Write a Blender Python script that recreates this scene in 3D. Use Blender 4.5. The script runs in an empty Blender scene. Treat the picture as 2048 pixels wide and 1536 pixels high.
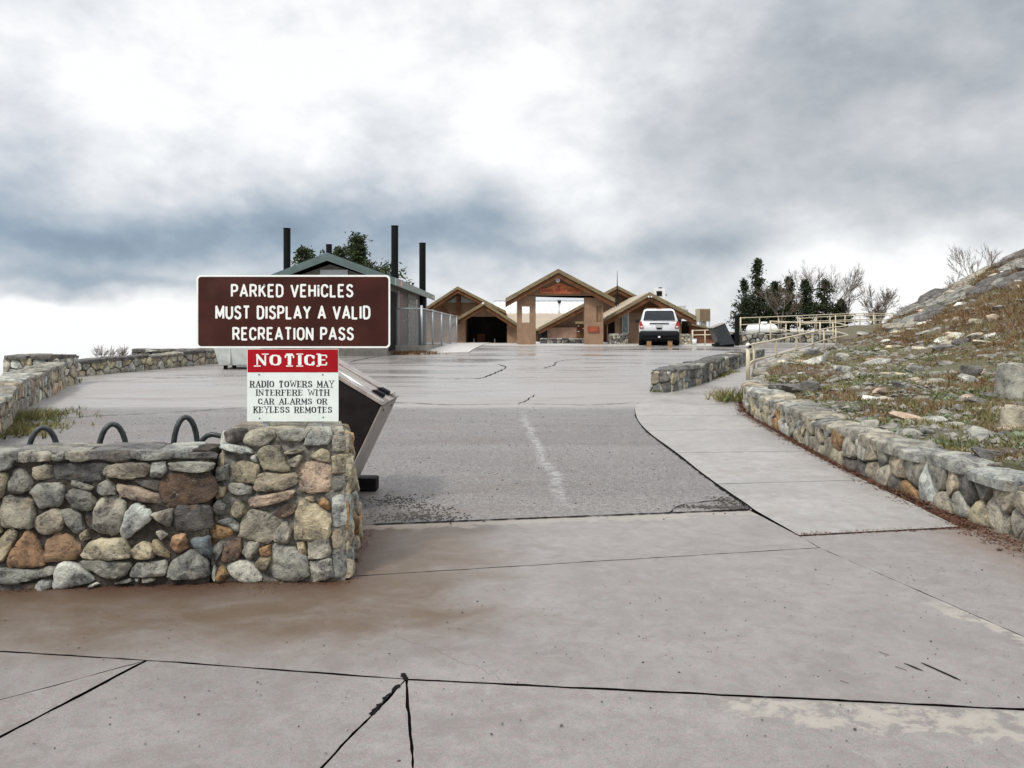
import bpy, bmesh, math, random
import numpy as np
from mathutils import Vector, Matrix, noise as mnoise

R = random.Random(7)
F, HY, CH = 1607.0, 661.0, 1.6      # focal length, horizon row (2048 x 1536 frame), eye height

# ------------------------------------------------------------------ camera, sky, sun, exposure
sc = bpy.context.scene
cam_d = bpy.data.cameras.new("camera"); cam = bpy.data.objects.new("camera", cam_d)
sc.collection.objects.link(cam); sc.camera = cam
cam.location = (0, 0, CH); cam.rotation_euler = (math.radians(90), 0, 0)
cam_d.sensor_width = 36.0; cam_d.lens = 36.0*F/2048.0
cam_d.shift_y = -(768.0-HY)/2048.0
cam_d.clip_start = 0.05; cam_d.clip_end = 3000

SUN_EL, SUN_AZ = 52.0, 215.0         # degrees; azimuth from +Y clockwise
def build_world():
    w = bpy.data.worlds.new("World"); sc.world = w; w.use_nodes = True
    nt = w.node_tree; N = nt.nodes; L = nt.links; N.clear()
    def val(x):
        return x
    def m(op, a, b=None, c=None, clamp=False):
        n = N.new('ShaderNodeMath'); n.operation = op; n.use_clamp = clamp
        for i, x in enumerate((a, b, c)):
            if x is None: continue
            if isinstance(x, (int, float)): n.inputs[i].default_value = x
            else: L.new(x, n.inputs[i])
        return n.outputs[0]
    out = N.new('ShaderNodeOutputWorld')
    tc = N.new('ShaderNodeTexCoord')
    sep = N.new('ShaderNodeSeparateXYZ'); L.new(tc.outputs['Generated'], sep.inputs[0])
    X, Y, Z = sep.outputs
    def noise(scale, detail, vec, dist=0.0, rough=0.55):
        n = N.new('ShaderNodeTexNoise'); n.inputs['Scale'].default_value = scale
        n.inputs['Detail'].default_value = detail; n.inputs['Distortion'].default_value = dist
        n.inputs['Roughness'].default_value = rough; L.new(vec, n.inputs['Vector']); return n
    mp = N.new('ShaderNodeMapping'); mp.inputs['Scale'].default_value = (1, 1, 1.55)
    mp.inputs['Rotation'].default_value = (0, 0.25, 0)
    L.new(tc.outputs['Generated'], mp.inputs['Vector'])
    vec = mp.outputs[0]
    wn = noise(2.2, 5, vec, 0.0, 0.6)
    ws = N.new('ShaderNodeSeparateColor'); L.new(wn.outputs['Color'], ws.inputs[0])
    az = m('ADD', m('ARCTAN2', X, Y), m('MULTIPLY', m('SUBTRACT', ws.outputs[0], 0.5), 0.46))
    el = m('ADD', m('ARCSINE', Z), m('MULTIPLY', m('SUBTRACT', ws.outputs[1], 0.5), 0.20))
    def blob(px, py, rx, ry, amp):
        u0 = math.atan((px-1024)/F); v0 = math.atan((HY-py)/F)
        a = m('DIVIDE', m('SUBTRACT', az, u0), rx/F); b = m('DIVIDE', m('SUBTRACT', el, v0), ry/F)
        g = m('EXPONENT', m('MULTIPLY', m('ADD', m('MULTIPLY', a, a), m('MULTIPLY', b, b)), -1.0))
        return m('MULTIPLY', g, amp)
    n1 = noise(2.9, 9, vec, 0.08, 0.56).outputs['Fac']
    n2 = noise(8.5, 8, vec, 0.12, 0.58).outputs['Fac']
    B = m('ADD', 0.79, m('MULTIPLY', m('SUBTRACT', n1, 0.5), 0.90))
    B = m('ADD', B, m('MULTIPLY', m('SUBTRACT', n2, 0.5), 0.8))
    blobs = [(100, 475, 430, 85, -0.60), (680, 455, 420, 68, -0.34), (1230, 500, 360, 34, -0.32), (330, 560, 260, 22, -0.30),
             (1760, 190, 480, 170, -0.42), (1930, 410, 300, 60, -0.26), (1420, 340, 240, 80, -0.18), (1780, 560, 240, 60, 0.24),
             (20, 662, 380, 46, 0.70), (430, 110, 640, 200, 0.18), (1150, 220, 260, 150, 0.22), (1100, 580, 420, 40, -0.13),
             (30, 300, 200, 60, -0.12), (1560, 470, 120, 50, 0.04), (140, 590, 160, 12, -0.2)]
    for b in blobs: B = m('ADD', B, blob(*b))
    B = m('MINIMUM', m('MAXIMUM', B, 0.0), 1.0)
    r = N.new('ShaderNodeValToRGB'); L.new(B, r.inputs[0]); e = r.color_ramp.elements
    e[0].position = 0.0; e[0].color = (0.15, 0.20, 0.27, 1)
    e[1].position = 1.0; e[1].color = (0.84, 0.845, 0.85, 1)
    for p, c in ((0.3, (0.25, 0.32, 0.40)), (0.55, (0.43, 0.475, 0.53)), (0.75, (0.62, 0.64, 0.67))):
        q = e.new(p); q.color = (*c, 1)
    # greyer to the upper right, bluer on the left, as the clouds there are
    grey = N.new('ShaderNodeMix'); grey.data_type = 'RGBA'
    hs = N.new('ShaderNodeHueSaturation'); hs.inputs['Saturation'].default_value = 0.30
    L.new(r.outputs[0], hs.inputs['Color'])
    L.new(m('ADD', blob(1800, 250, 800, 420, 1.0), 0.0, clamp=True), grey.inputs[0])
    L.new(r.outputs[0], grey.inputs[6]); L.new(hs.outputs[0], grey.inputs[7])
    # an overcast sky brightens towards the zenith, and the mist below the crest is white
    zen = m('ADD', 1.0, m('MULTIPLY', m('MAXIMUM', m('SUBTRACT', Z, 0.42), 0.0), 2.3))
    cm = N.new('ShaderNodeVectorMath'); cm.operation = 'SCALE'
    L.new(grey.outputs[2], cm.inputs[0]); L.new(zen, cm.inputs[3])
    low = N.new('ShaderNodeMix'); low.data_type = 'RGBA'
    L.new(m('MULTIPLY', m('SUBTRACT', 0.0, Z), 9.0, clamp=True), low.inputs[0])
    L.new(cm.outputs[0], low.inputs[6]); low.inputs[7].default_value = (0.80, 0.81, 0.825, 1)
    bgc = N.new('ShaderNodeBackground'); L.new(low.outputs[2], bgc.inputs[0]); bgc.inputs[1].default_value = 0.73
    sky = N.new('ShaderNodeTexSky'); sky.sky_type = 'NISHITA'; sky.sun_disc = False
    sky.sun_elevation = math.radians(SUN_EL); sky.sun_rotation = math.radians(SUN_AZ)
    bgs = N.new('ShaderNodeBackground'); L.new(sky.outputs[0], bgs.inputs[0]); bgs.inputs[1].default_value = 0.1
    mx = N.new('ShaderNodeMixShader'); mx.inputs[0].default_value = 0.95
    L.new(bgs.outputs[0], mx.inputs[1]); L.new(bgc.outputs[0], mx.inputs[2]); L.new(mx.outputs[0], out.inputs[0])
    w.cycles.sampling_method = 'MANUAL'; w.cycles.sample_map_resolution = 512
build_world()
sd = bpy.data.lights.new("sun", 'SUN'); sun = bpy.data.objects.new("sun", sd); sc.collection.objects.link(sun)
sd.energy = 1.5; sd.angle = math.radians(10); sd.color = (1.0, 0.96, 0.9)
_a, _e = math.radians(SUN_AZ), math.radians(SUN_EL)
_d = Vector((math.sin(_a)*math.cos(_e), math.cos(_a)*math.cos(_e), math.sin(_e)))
sun.rotation_euler = _d.to_track_quat('Z', 'Y').to_euler()
sc.view_settings.view_transform = 'Standard'; sc.view_settings.look = 'None'
sc.view_settings.exposure = 0.74; sc.view_settings.gamma = 1.0; sc.view_settings.use_curve_mapping = False
sc.render.engine = 'CYCLES'; sc.cycles.max_bounces = 6; sc.cycles.diffuse_bounces = 3
sc.cycles.glossy_bounces = 3; sc.cycles.transparent_max_bounces = 8; sc.cycles.use_denoising = True

# ------------------------------------------------------------------ helpers
COL = sc.collection
OFF = {}
def setp(o, label=None, cat=None, group=None, kind=None):
    if label: o['label'] = label
    if cat: o['category'] = cat
    if group: o['group'] = group
    if kind: o['kind'] = kind
    return o
def thing(name, label, cat, loc, group=None):
    o = bpy.data.objects.new(name, None); COL.objects.link(o); o.location = loc
    o.empty_display_size = 0.2; OFF[o.name] = Vector(loc)
    return setp(o, label, cat, group)
def link_mesh(name, verts, faces, mat, parent=None, smooth=False, color=None, off=None):
    of = OFF[parent.name] if parent is not None else (Vector(off) if off is not None else Vector((0, 0, 0)))
    me = bpy.data.meshes.new(name)
    va = np.array(verts, dtype=float).reshape(-1, 3) - np.array(of)
    me.from_pydata(va.tolist(), [], faces)
    me.update()
    if smooth: me.polygons.foreach_set('use_smooth', [True]*len(me.polygons))
    for mm in (mat if isinstance(mat, (list, tuple)) else [mat]): me.materials.append(mm)
    o = bpy.data.objects.new(name, me); COL.objects.link(o)
    if parent is not None: o.parent = parent
    else: o.location = of
    OFF[o.name] = of
    if color is not None: o.color = (*color, 1)
    return o
class MB:
    def __init__(s): s.v = []; s.f = []
    def add(s, v, f):
        k = len(s.v); s.v += [tuple(p) for p in v]; s.f += [tuple(i+k for i in q) for q in f]; return s
    def box(s, x0, x1, y0, y1, z0, z1):
        v = [(x, y, z) for z in (z0, z1) for y in (y0, y1) for x in (x0, x1)]
        return s.add(v, [(0, 2, 3, 1), (4, 5, 7, 6), (0, 1, 5, 4), (2, 6, 7, 3), (0, 4, 6, 2), (1, 3, 7, 5)])
    def obox(s, c, ax, ay, az, hx, hy, hz):
        c = Vector(c); v = []
        for k in (-1, 1):
            for j in (-1, 1):
                for i in (-1, 1): v.append(c+Vector(ax)*hx*i+Vector(ay)*hy*j+Vector(az)*hz*k)
        return s.add(v, [(0, 2, 3, 1), (4, 5, 7, 6), (0, 1, 5, 4), (2, 6, 7, 3), (0, 4, 6, 2), (1, 3, 7, 5)])
    def bar(s, a, b, r, n=8, r2=None, caps=True):
        return s.tube([a, b], [r, r if r2 is None else r2], n, caps)
    def tube(s, pts, r, n=8, caps=True):
        pts = [Vector(p) for p in pts]
        if not isinstance(r, (list, tuple)): r = [r]*len(pts)
        rings = []; prev = None
        for i, p in enumerate(pts):
            t = (pts[min(i+1, len(pts)-1)]-pts[max(i-1, 0)]).normalized()
            if prev is None:
                up = Vector((0, 0, 1)) if abs(t.z) < 0.9 else Vector((1, 0, 0))
                a = t.cross(up).normalized()
            else:
                a = (prev - t*prev.dot(t)).normalized()
            prev = a; b = t.cross(a)
            rings.append([p+(a*math.cos(2*math.pi*k/n)+b*math.sin(2*math.pi*k/n))*r[i] for k in range(n)])
        v = [q for g in rings for q in g]; f = []
        for i in range(len(rings)-1):
            for k in range(n):
                f.append((i*n+k, i*n+(k+1) % n, (i+1)*n+(k+1) % n, (i+1)*n+k))
        if caps: f.append(tuple(range(n-1, -1, -1))); f.append(tuple((len(rings)-1)*n+k for k in range(n)))
        return s.add(v, f)
    def prism(s, poly, y0, y1, ax='y'):
        """poly in the plane across the axis (x,z for y; y,z for x; x,y for z)"""
        n = len(poly)
        def P(a, b, c):
            return (a, c, b) if ax == 'y' else ((c, a, b) if ax == 'x' else (a, b, c))
        v = [P(a, b, y0) for a, b in poly]+[P(a, b, y1) for a, b in poly]
        f = [tuple(range(n)), tuple(range(2*n-1, n-1, -1))]
        for i in range(n): f.append((i, i+n, (i+1) % n+n, (i+1) % n))
        return s.add(v, f)
    def build(s, name, mat, parent=None, smooth=False, color=None, off=None, bevel=0, fix=True):
        o = link_mesh(name, s.v, s.f, mat, parent, smooth, color, off)
        if fix or bevel:
            bm = bmesh.new(); bm.from_mesh(o.data)
            bmesh.ops.recalc_face_normals(bm, faces=bm.faces)
            if bevel:
                ed = [e for e in bm.edges if len(e.link_faces) == 2 and e.calc_face_angle(0) > 0.5]
                bmesh.ops.bevel(bm, geom=ed, offset=bevel, segments=2, affect='EDGES', profile=0.6)
            bm.to_mesh(o.data); bm.free()
        return o
def copy_tree(o, parent=None):
    c = o.copy(); COL.objects.link(c); c.parent = parent
    OFF[c.name] = OFF.get(o.name, Vector((0, 0, 0)))
    for ch in list(o.children): copy_tree(ch, c)
    return c

# --- materials
def nodes(name):
    m = bpy.data.materials.new(name); m.use_nodes = True
    nt = m.node_tree; return m, nt, nt.nodes['Principled BSDF']
class NT:
    """small helper round a node tree"""
    def __init__(s, nt):
        s.nt = nt; s.N = nt.nodes; s.L = nt.links
        s.tc = s.N.new('ShaderNodeTexCoord'); s.geo = s.N.new('ShaderNodeNewGeometry')
    def inp(s, sock, x):
        if isinstance(x, (int, float)): sock.default_value = x
        elif isinstance(x, tuple): sock.default_value = (*x, 1) if len(x) == 3 and sock.type == 'RGBA' else x
        else: s.L.new(x, sock)
    def m(s, op, a, b=None, c=None, clamp=False):
        n = s.N.new('ShaderNodeMath'); n.operation = op; n.use_clamp = clamp
        for i, x in enumerate((a, b, c)):
            if x is not None: s.inp(n.inputs[i], x)
        return n.outputs[0]
    def noise(s, scale, detail=4, vec=None, rough=0.55, dist=0.0, col=False):
        n = s.N.new('ShaderNodeTexNoise'); n.inputs['Scale'].default_value = scale
        n.inputs['Detail'].default_value = detail; n.inputs['Roughness'].default_value = rough
        n.inputs['Distortion'].default_value = dist
        s.L.new(vec or s.geo.outputs['Position'], n.inputs['Vector'])
        return n.outputs['Color' if col else 'Fac']
    def voro(s, scale, vec=None, feature='F1', out='Distance', rnd=1.0):
        n = s.N.new('ShaderNodeTexVoronoi'); n.feature = feature; n.inputs['Scale'].default_value = scale
        n.inputs['Randomness'].default_value = rnd
        s.L.new(vec or s.geo.outputs['Position'], n.inputs['Vector']); return n.outputs[out]
    def step(s, x, a, b):
        n = s.N.new('ShaderNodeMapRange'); n.interpolation_type = 'SMOOTHSTEP'
        s.inp(n.inputs[0], x); n.inputs[1].default_value = a; n.inputs[2].default_value = b
        return n.outputs[0]
    def mix(s, f, a, b, blend='MIX'):
        n = s.N.new('ShaderNodeMix'); n.data_type = 'RGBA'; n.blend_type = blend
        s.inp(n.inputs[0], f); s.inp(n.inputs[6], a); s.inp(n.inputs[7], b); return n.outputs[2]
    def bump(s, h, strength=0.5, dist=0.01, nrm=None):
        n = s.N.new('ShaderNodeBump'); n.inputs['Strength'].default_value = strength
        n.inputs['Distance'].default_value = dist; s.L.new(h, n.inputs['Height'])
        if nrm is not None: s.L.new(nrm, n.inputs['Normal'])
        return n.outputs[0]
    def xyz(s):
        n = s.N.new('ShaderNodeSeparateXYZ'); s.L.new(s.geo.outputs['Position'], n.inputs[0]); return n.outputs
    def objcol(s):
        return s.N.new('ShaderNodeObjectInfo').outputs['Color']
    def objrnd(s):
        return s.N.new('ShaderNodeObjectInfo').outputs['Random']
def simple(name, col, rough=0.6, var=0.25, scale=6.0, bump=0.15, bscale=60.0, bdist=0.004, metal=0.0, dirt=0.0, spec=0.5, objc=False, emit=None):
    mt, nt, b = nodes(name); h = NT(nt)
    base = h.objcol() if objc else col
    n = h.noise(scale, 6)
    f = h.step(n, 0.3, 0.7)
    dark = h.mix(1.0, base, tuple([1-var]*3), 'MULTIPLY')
    lite = h.mix(1.0, base, tuple([1+var*0.6]*3), 'MULTIPLY')
    c = h.mix(f, dark, lite)
    if dirt:
        d = h.m('MULTIPLY', h.step(h.noise(scale*0.45, 8, rough=0.7), 0.5, 0.72), dirt)
        c = h.mix(d, c, (0.09, 0.07, 0.05))
    h.L.new(c, b.inputs['Base Color'])
    h.L.new(h.m('ADD', rough-0.06, h.m('MULTIPLY', n, 0.12)), b.inputs['Roughness'])
    b.inputs['Metallic'].default_value = metal; b.inputs['Specular IOR Level'].default_value = spec
    if bump: h.L.new(h.bump(h.noise(bscale, 5), bump, bdist), b.inputs['Normal'])
    return mt

def mat_stone(name, lichen=0.35, rust=0.25, gain=1.0, scale=1.0, crack=False):
    mt, nt, b = nodes(name); h = NT(nt)
    oc = h.objcol(); rn = h.objrnd()
    mpn = h.N.new('ShaderNodeVectorMath'); mpn.operation = 'ADD'
    cmb = h.N.new('ShaderNodeCombineXYZ'); h.L.new(h.m('MULTIPLY', rn, 37.0), cmb.inputs[0]); h.L.new(h.m('MULTIPLY', rn, 91.0), cmb.inputs[2])
    h.L.new(h.geo.outputs['Position'], mpn.inputs[0]); h.L.new(cmb.outputs[0], mpn.inputs[1]); v = mpn.outputs[0]
    big = h.noise(7*scale, 6, v, 0.6, 0.6); fine = h.noise(46*scale, 6, v, 0.7); sp = h.noise(150*scale, 3, v, 0.6)
    c = h.mix(h.step(big, 0.3, 0.7), h.mix(1.0, oc, (0.52, 0.52, 0.54), 'MULTIPLY'), h.mix(1.0, oc, (1.75*gain, 1.72*gain, 1.56*gain), 'MULTIPLY'))
    c = h.mix(h.m('MULTIPLY', h.step(h.noise(11*scale, 7, v, 0.65, 0.8), 0.55, 0.68), rust), c, (0.34, 0.19, 0.07))
    c = h.mix(h.m('MULTIPLY', h.step(h.noise(17*scale, 8, v, 0.7, 0.3), 0.56, 0.66), lichen), c, (0.42, 0.44, 0.36))
    c = h.mix(h.m('MULTIPLY', h.m('MULTIPLY', h.step(fine, 0.48, 0.40), h.step(big, 0.62, 0.40)), 0.75), c, (0.045, 0.042, 0.038))
    c = h.mix(h.m('MULTIPLY', h.step(sp, 0.6, 0.7), 0.45), c, (0.55, 0.53, 0.48))
    if crack:
        cv = h.N.new('ShaderNodeMapping'); cv.inputs['Scale'].default_value = (.8, 1.2, 3.2); cv.inputs['Rotation'].default_value = (0, .5, 0)
        h.L.new(h.geo.outputs['Position'], cv.inputs['Vector'])
        wv = h.N.new('ShaderNodeVectorMath'); wv.operation = 'ADD'; h.L.new(cv.outputs[0], wv.inputs[0])
        wc = h.N.new('ShaderNodeVectorMath'); wc.operation = 'SCALE'; h.L.new(h.noise(2.2, 5, None, .6, 0, True), wc.inputs[0]); wc.inputs[3].default_value = .9
        h.L.new(wc.outputs[0], wv.inputs[1])
        ed = h.voro(1.7, wv.outputs[0], 'DISTANCE_TO_EDGE'); c = h.mix(h.m('MULTIPLY', h.step(ed, 0.07, 0.0), .85), c, (.035, .03, .026))
    h.L.new(c, b.inputs['Base Color'])
    b.inputs['Roughness'].default_value = 0.72; b.inputs['Specular IOR Level'].default_value = 0.3
    hh = h.m('ADD', h.m('MULTIPLY', big, 1.0), h.m('ADD', h.m('MULTIPLY', fine, 0.7), h.m('MULTIPLY', sp, 0.15)))
    h.L.new(h.bump(hh, 1.0, 0.045), b.inputs['Normal'])
    return mt

M = {}
M['stone'] = mat_stone('stone', 0.35, 0.3)
M['rock'] = mat_stone('hill_rock', 0.6, 0.15, 1.0, 0.5)
M['outcrop'] = mat_stone('outcrop_rock', 0.7, 0.2, .85, 0.6, True)
M['mortar'] = simple('mortar', (0.07, 0.061, 0.051), 0.95, 0.55, 14, 0.9, 70, 0.02, spec=0.1)
M['mortar_pale'] = simple('pale_mortar', (0.19, 0.178, 0.155), 0.95, 0.6, 18, 0.9, 60, 0.02, spec=0.1)
M['paint_white'] = simple('white_sign_sheet', (0.74, 0.80, 0.76), 0.35, 0.05, 9, 0.0, dirt=0.08)
M['letter'] = simple('cream_lettering', (0.84, 0.87, 0.82), 0.4, 0.04, 9, 0.0)
M['brown_sign'] = simple('brown_sign_sheet', (0.054, 0.013, 0.009), 0.5, 0.35, 3.5, 0.05, 120, 0.001, spec=0.18, dirt=0.18)
M['red_sign'] = simple('red_sign_sheet', (0.36, 0.006, 0.013), 0.4, 0.12, 6, 0.0, spec=0.15)
M['black_ink'] = simple('black_ink', (0.012, 0.013, 0.018), 0.4, 0.1, 9, 0.0)
M['galv'] = simple('galvanised_steel', (0.42, 0.44, 0.45), 0.45, 0.2, 30, 0.1, 90, 0.002, 0.6)
M['steel_pole'] = simple('grey_steel', (0.035, 0.042, 0.043), 0.42, 0.5, 18, 0.15, 90, 0.002, 0.0, spec=0.4)
M['bin_brown'] = simple('brown_bin_paint', (0.105, 0.085, 0.075), 0.5, 0.3, 7, 0.2, 40, 0.003, dirt=0.35)
M['bin_face'] = simple('pale_bin_paint', (0.30, 0.26, 0.235), 0.42, 0.3, 9, 0.2, 40, 0.003, dirt=0.35)  # paler tone for the lids, latches and front panel
M['bin_dark'] = simple('dark_bin_side', (0.016, 0.012, 0.012), 0.6, 0.4, 7, 0.15, 40, 0.003, spec=0.15)
M['rubber'] = simple('black_rubber', (0.007, 0.007, 0.0075), 0.7, 0.3, 20, 0.2, 90, 0.003, spec=0.15)
M['bin_grey'] = simple('pale_grey_bin', (0.50, 0.52, 0.50), 0.45, 0.15, 5, 0.1, 30, 0.003, dirt=0.2)
M['stucco'] = simple('tan_stucco', (0.275, 0.17, 0.105), 0.85, 0.22, 2.2, 0.4, 35, 0.01, dirt=0.25)
M['stucco_dark'] = simple('brown_timber_wall', (0.13, 0.058, 0.028), 0.85, 0.3, 3, 0.3, 30, 0.01, spec=.15)
M['fascia'] = simple('ochre_fascia', (0.19, 0.143, 0.074), 0.6, 0.25, 4, 0.1, 30, 0.004)
M['roof_tan'] = simple('tan_metal_roof', (0.34, 0.27, 0.185), 0.45, 0.12, 1.5, 0.05, 30, 0.003)
M['roof_white'] = simple('white_metal_roof', (0.78, 0.77, 0.73), 0.35, 0.06, 1.5, 0.03, 30, 0.003)
M['roof_green'] = simple('green_metal_roof', (0.085, 0.125, 0.12), 0.55, 0.2, 2, 0.1, 30, 0.003)
M['bay_shade'] = simple('bay_wall_shade', (0.025, 0.018, 0.014), 0.9, 0.3, 5, 0.2, spec=.1)  # near-black that carries the eave shade on the bay walls
M['shade_dark'] = simple('recess_shade', (0.022, 0.02, 0.019), 0.9, 0.4, 1.5, 0.1, spec=.1)  # shade of unlit openings and corners put into the colour
M['glass_dark'] = simple('dark_glass', (0.018, 0.022, 0.026), 0.08, 0.2, 1, 0.0)
M['glass_pale'] = simple('hazy_glass', (0.20, 0.24, 0.25), 0.15, 0.3, 5, 0.0)
M['wood_sign'] = simple('orange_wood', (0.42, 0.115, 0.028), 0.55, 0.25, 12, 0.2, 50, 0.004)
M['red_letter'] = simple('red_paint', (0.20, 0.012, 0.008), 0.5, 0.1, 9, 0.0)
M['beige_rail'] = simple('beige_rail_paint', (0.56, 0.49, 0.345), 0.5, 0.15, 9, 0.1, 60, 0.002)
M['pipe_black'] = simple('black_pipe', (0.004, 0.005, 0.005), 0.6, 0.3, 5, 0.05, spec=0.15)
M['car_white'] = simple('white_car_paint', (0.66, 0.68, 0.69), 0.22, 0.05, 3, 0.0)
M['car_dark'] = simple('dark_cladding', (0.009, 0.0095, 0.011), 0.6, 0.3, 9, 0.1, spec=.2)
M['tail_red'] = simple('red_lamp', (0.36, 0.02, 0.012), 0.2, 0.2, 9, 0.0)
M['wood'] = simple('weathered_wood', (0.30, 0.17, 0.075), 0.8, 0.3, 9, 0.4)
M['white_plastic'] = simple('white_plastic', (0.74, 0.75, 0.75), 0.35, 0.06, 9, 0.0)
M['cooler'] = simple('beige_cooler', (0.44, 0.385, 0.28), 0.55, 0.15, 9, 0.1)
M['bark'] = simple('bark', (0.06, 0.045, 0.032), 0.9, 0.4, 18, 0.7, 40, 0.01)
M['bark_pale'] = simple('pale_bark', (0.16, 0.125, 0.095), 0.9, 0.3, 12, 0.4, 40, 0.01)
M['crack'] = simple('crack_tar', (0.008, 0.007, 0.0065), 0.85, 0.4, 30, 0.4, spec=.08)
M['rub'] = simple('rubble', (0.07, 0.062, 0.055), 0.85, 0.7, 40, 0.6, objc=False)
def mat_foliage(name, c1, c2, c3, sc1=1.3):
    mt, nt, b = nodes(name); h = NT(nt)
    n = h.noise(sc1, 5); n2 = h.noise(sc1*9, 4)
    c = h.mix(h.step(n, 0.38, 0.62), c1, c2)
    c = h.mix(h.step(n2, 0.5, 0.68), c, c3)
    h.L.new(c, b.inputs['Base Color']); b.inputs['Roughness'].default_value = 0.75
    b.inputs['Specular IOR Level'].default_value = 0.25
    return mt
M['pine'] = mat_foliage('pine_needles', (0.022, 0.040, 0.016), (0.045, 0.066, 0.024), (0.085, 0.075, 0.035), 1.2)
M['spruce'] = mat_foliage('spruce_needles', (0.016, 0.032, 0.014), (0.030, 0.050, 0.020), (0.06, 0.045, 0.022), 1.2)
M['grass'] = mat_foliage('green_grass', (0.105, 0.115, 0.038), (0.22, 0.19, 0.08), (0.065, 0.09, 0.03), 0.8)
M['grass_dry'] = mat_foliage('dry_grass', (0.20, 0.15, 0.075), (0.17, 0.085, 0.042), (0.26, 0.205, 0.105), 0.6)
M['sage'] = mat_foliage('pale_herb', (0.15, 0.19, 0.11), (0.22, 0.26, 0.17), (0.10, 0.15, 0.07), 1.5)
M['litter'] = mat_foliage('needle_litter', (0.13, 0.055, 0.035), (0.075, 0.035, 0.025), (0.21, 0.12, 0.06), 6)

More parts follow.
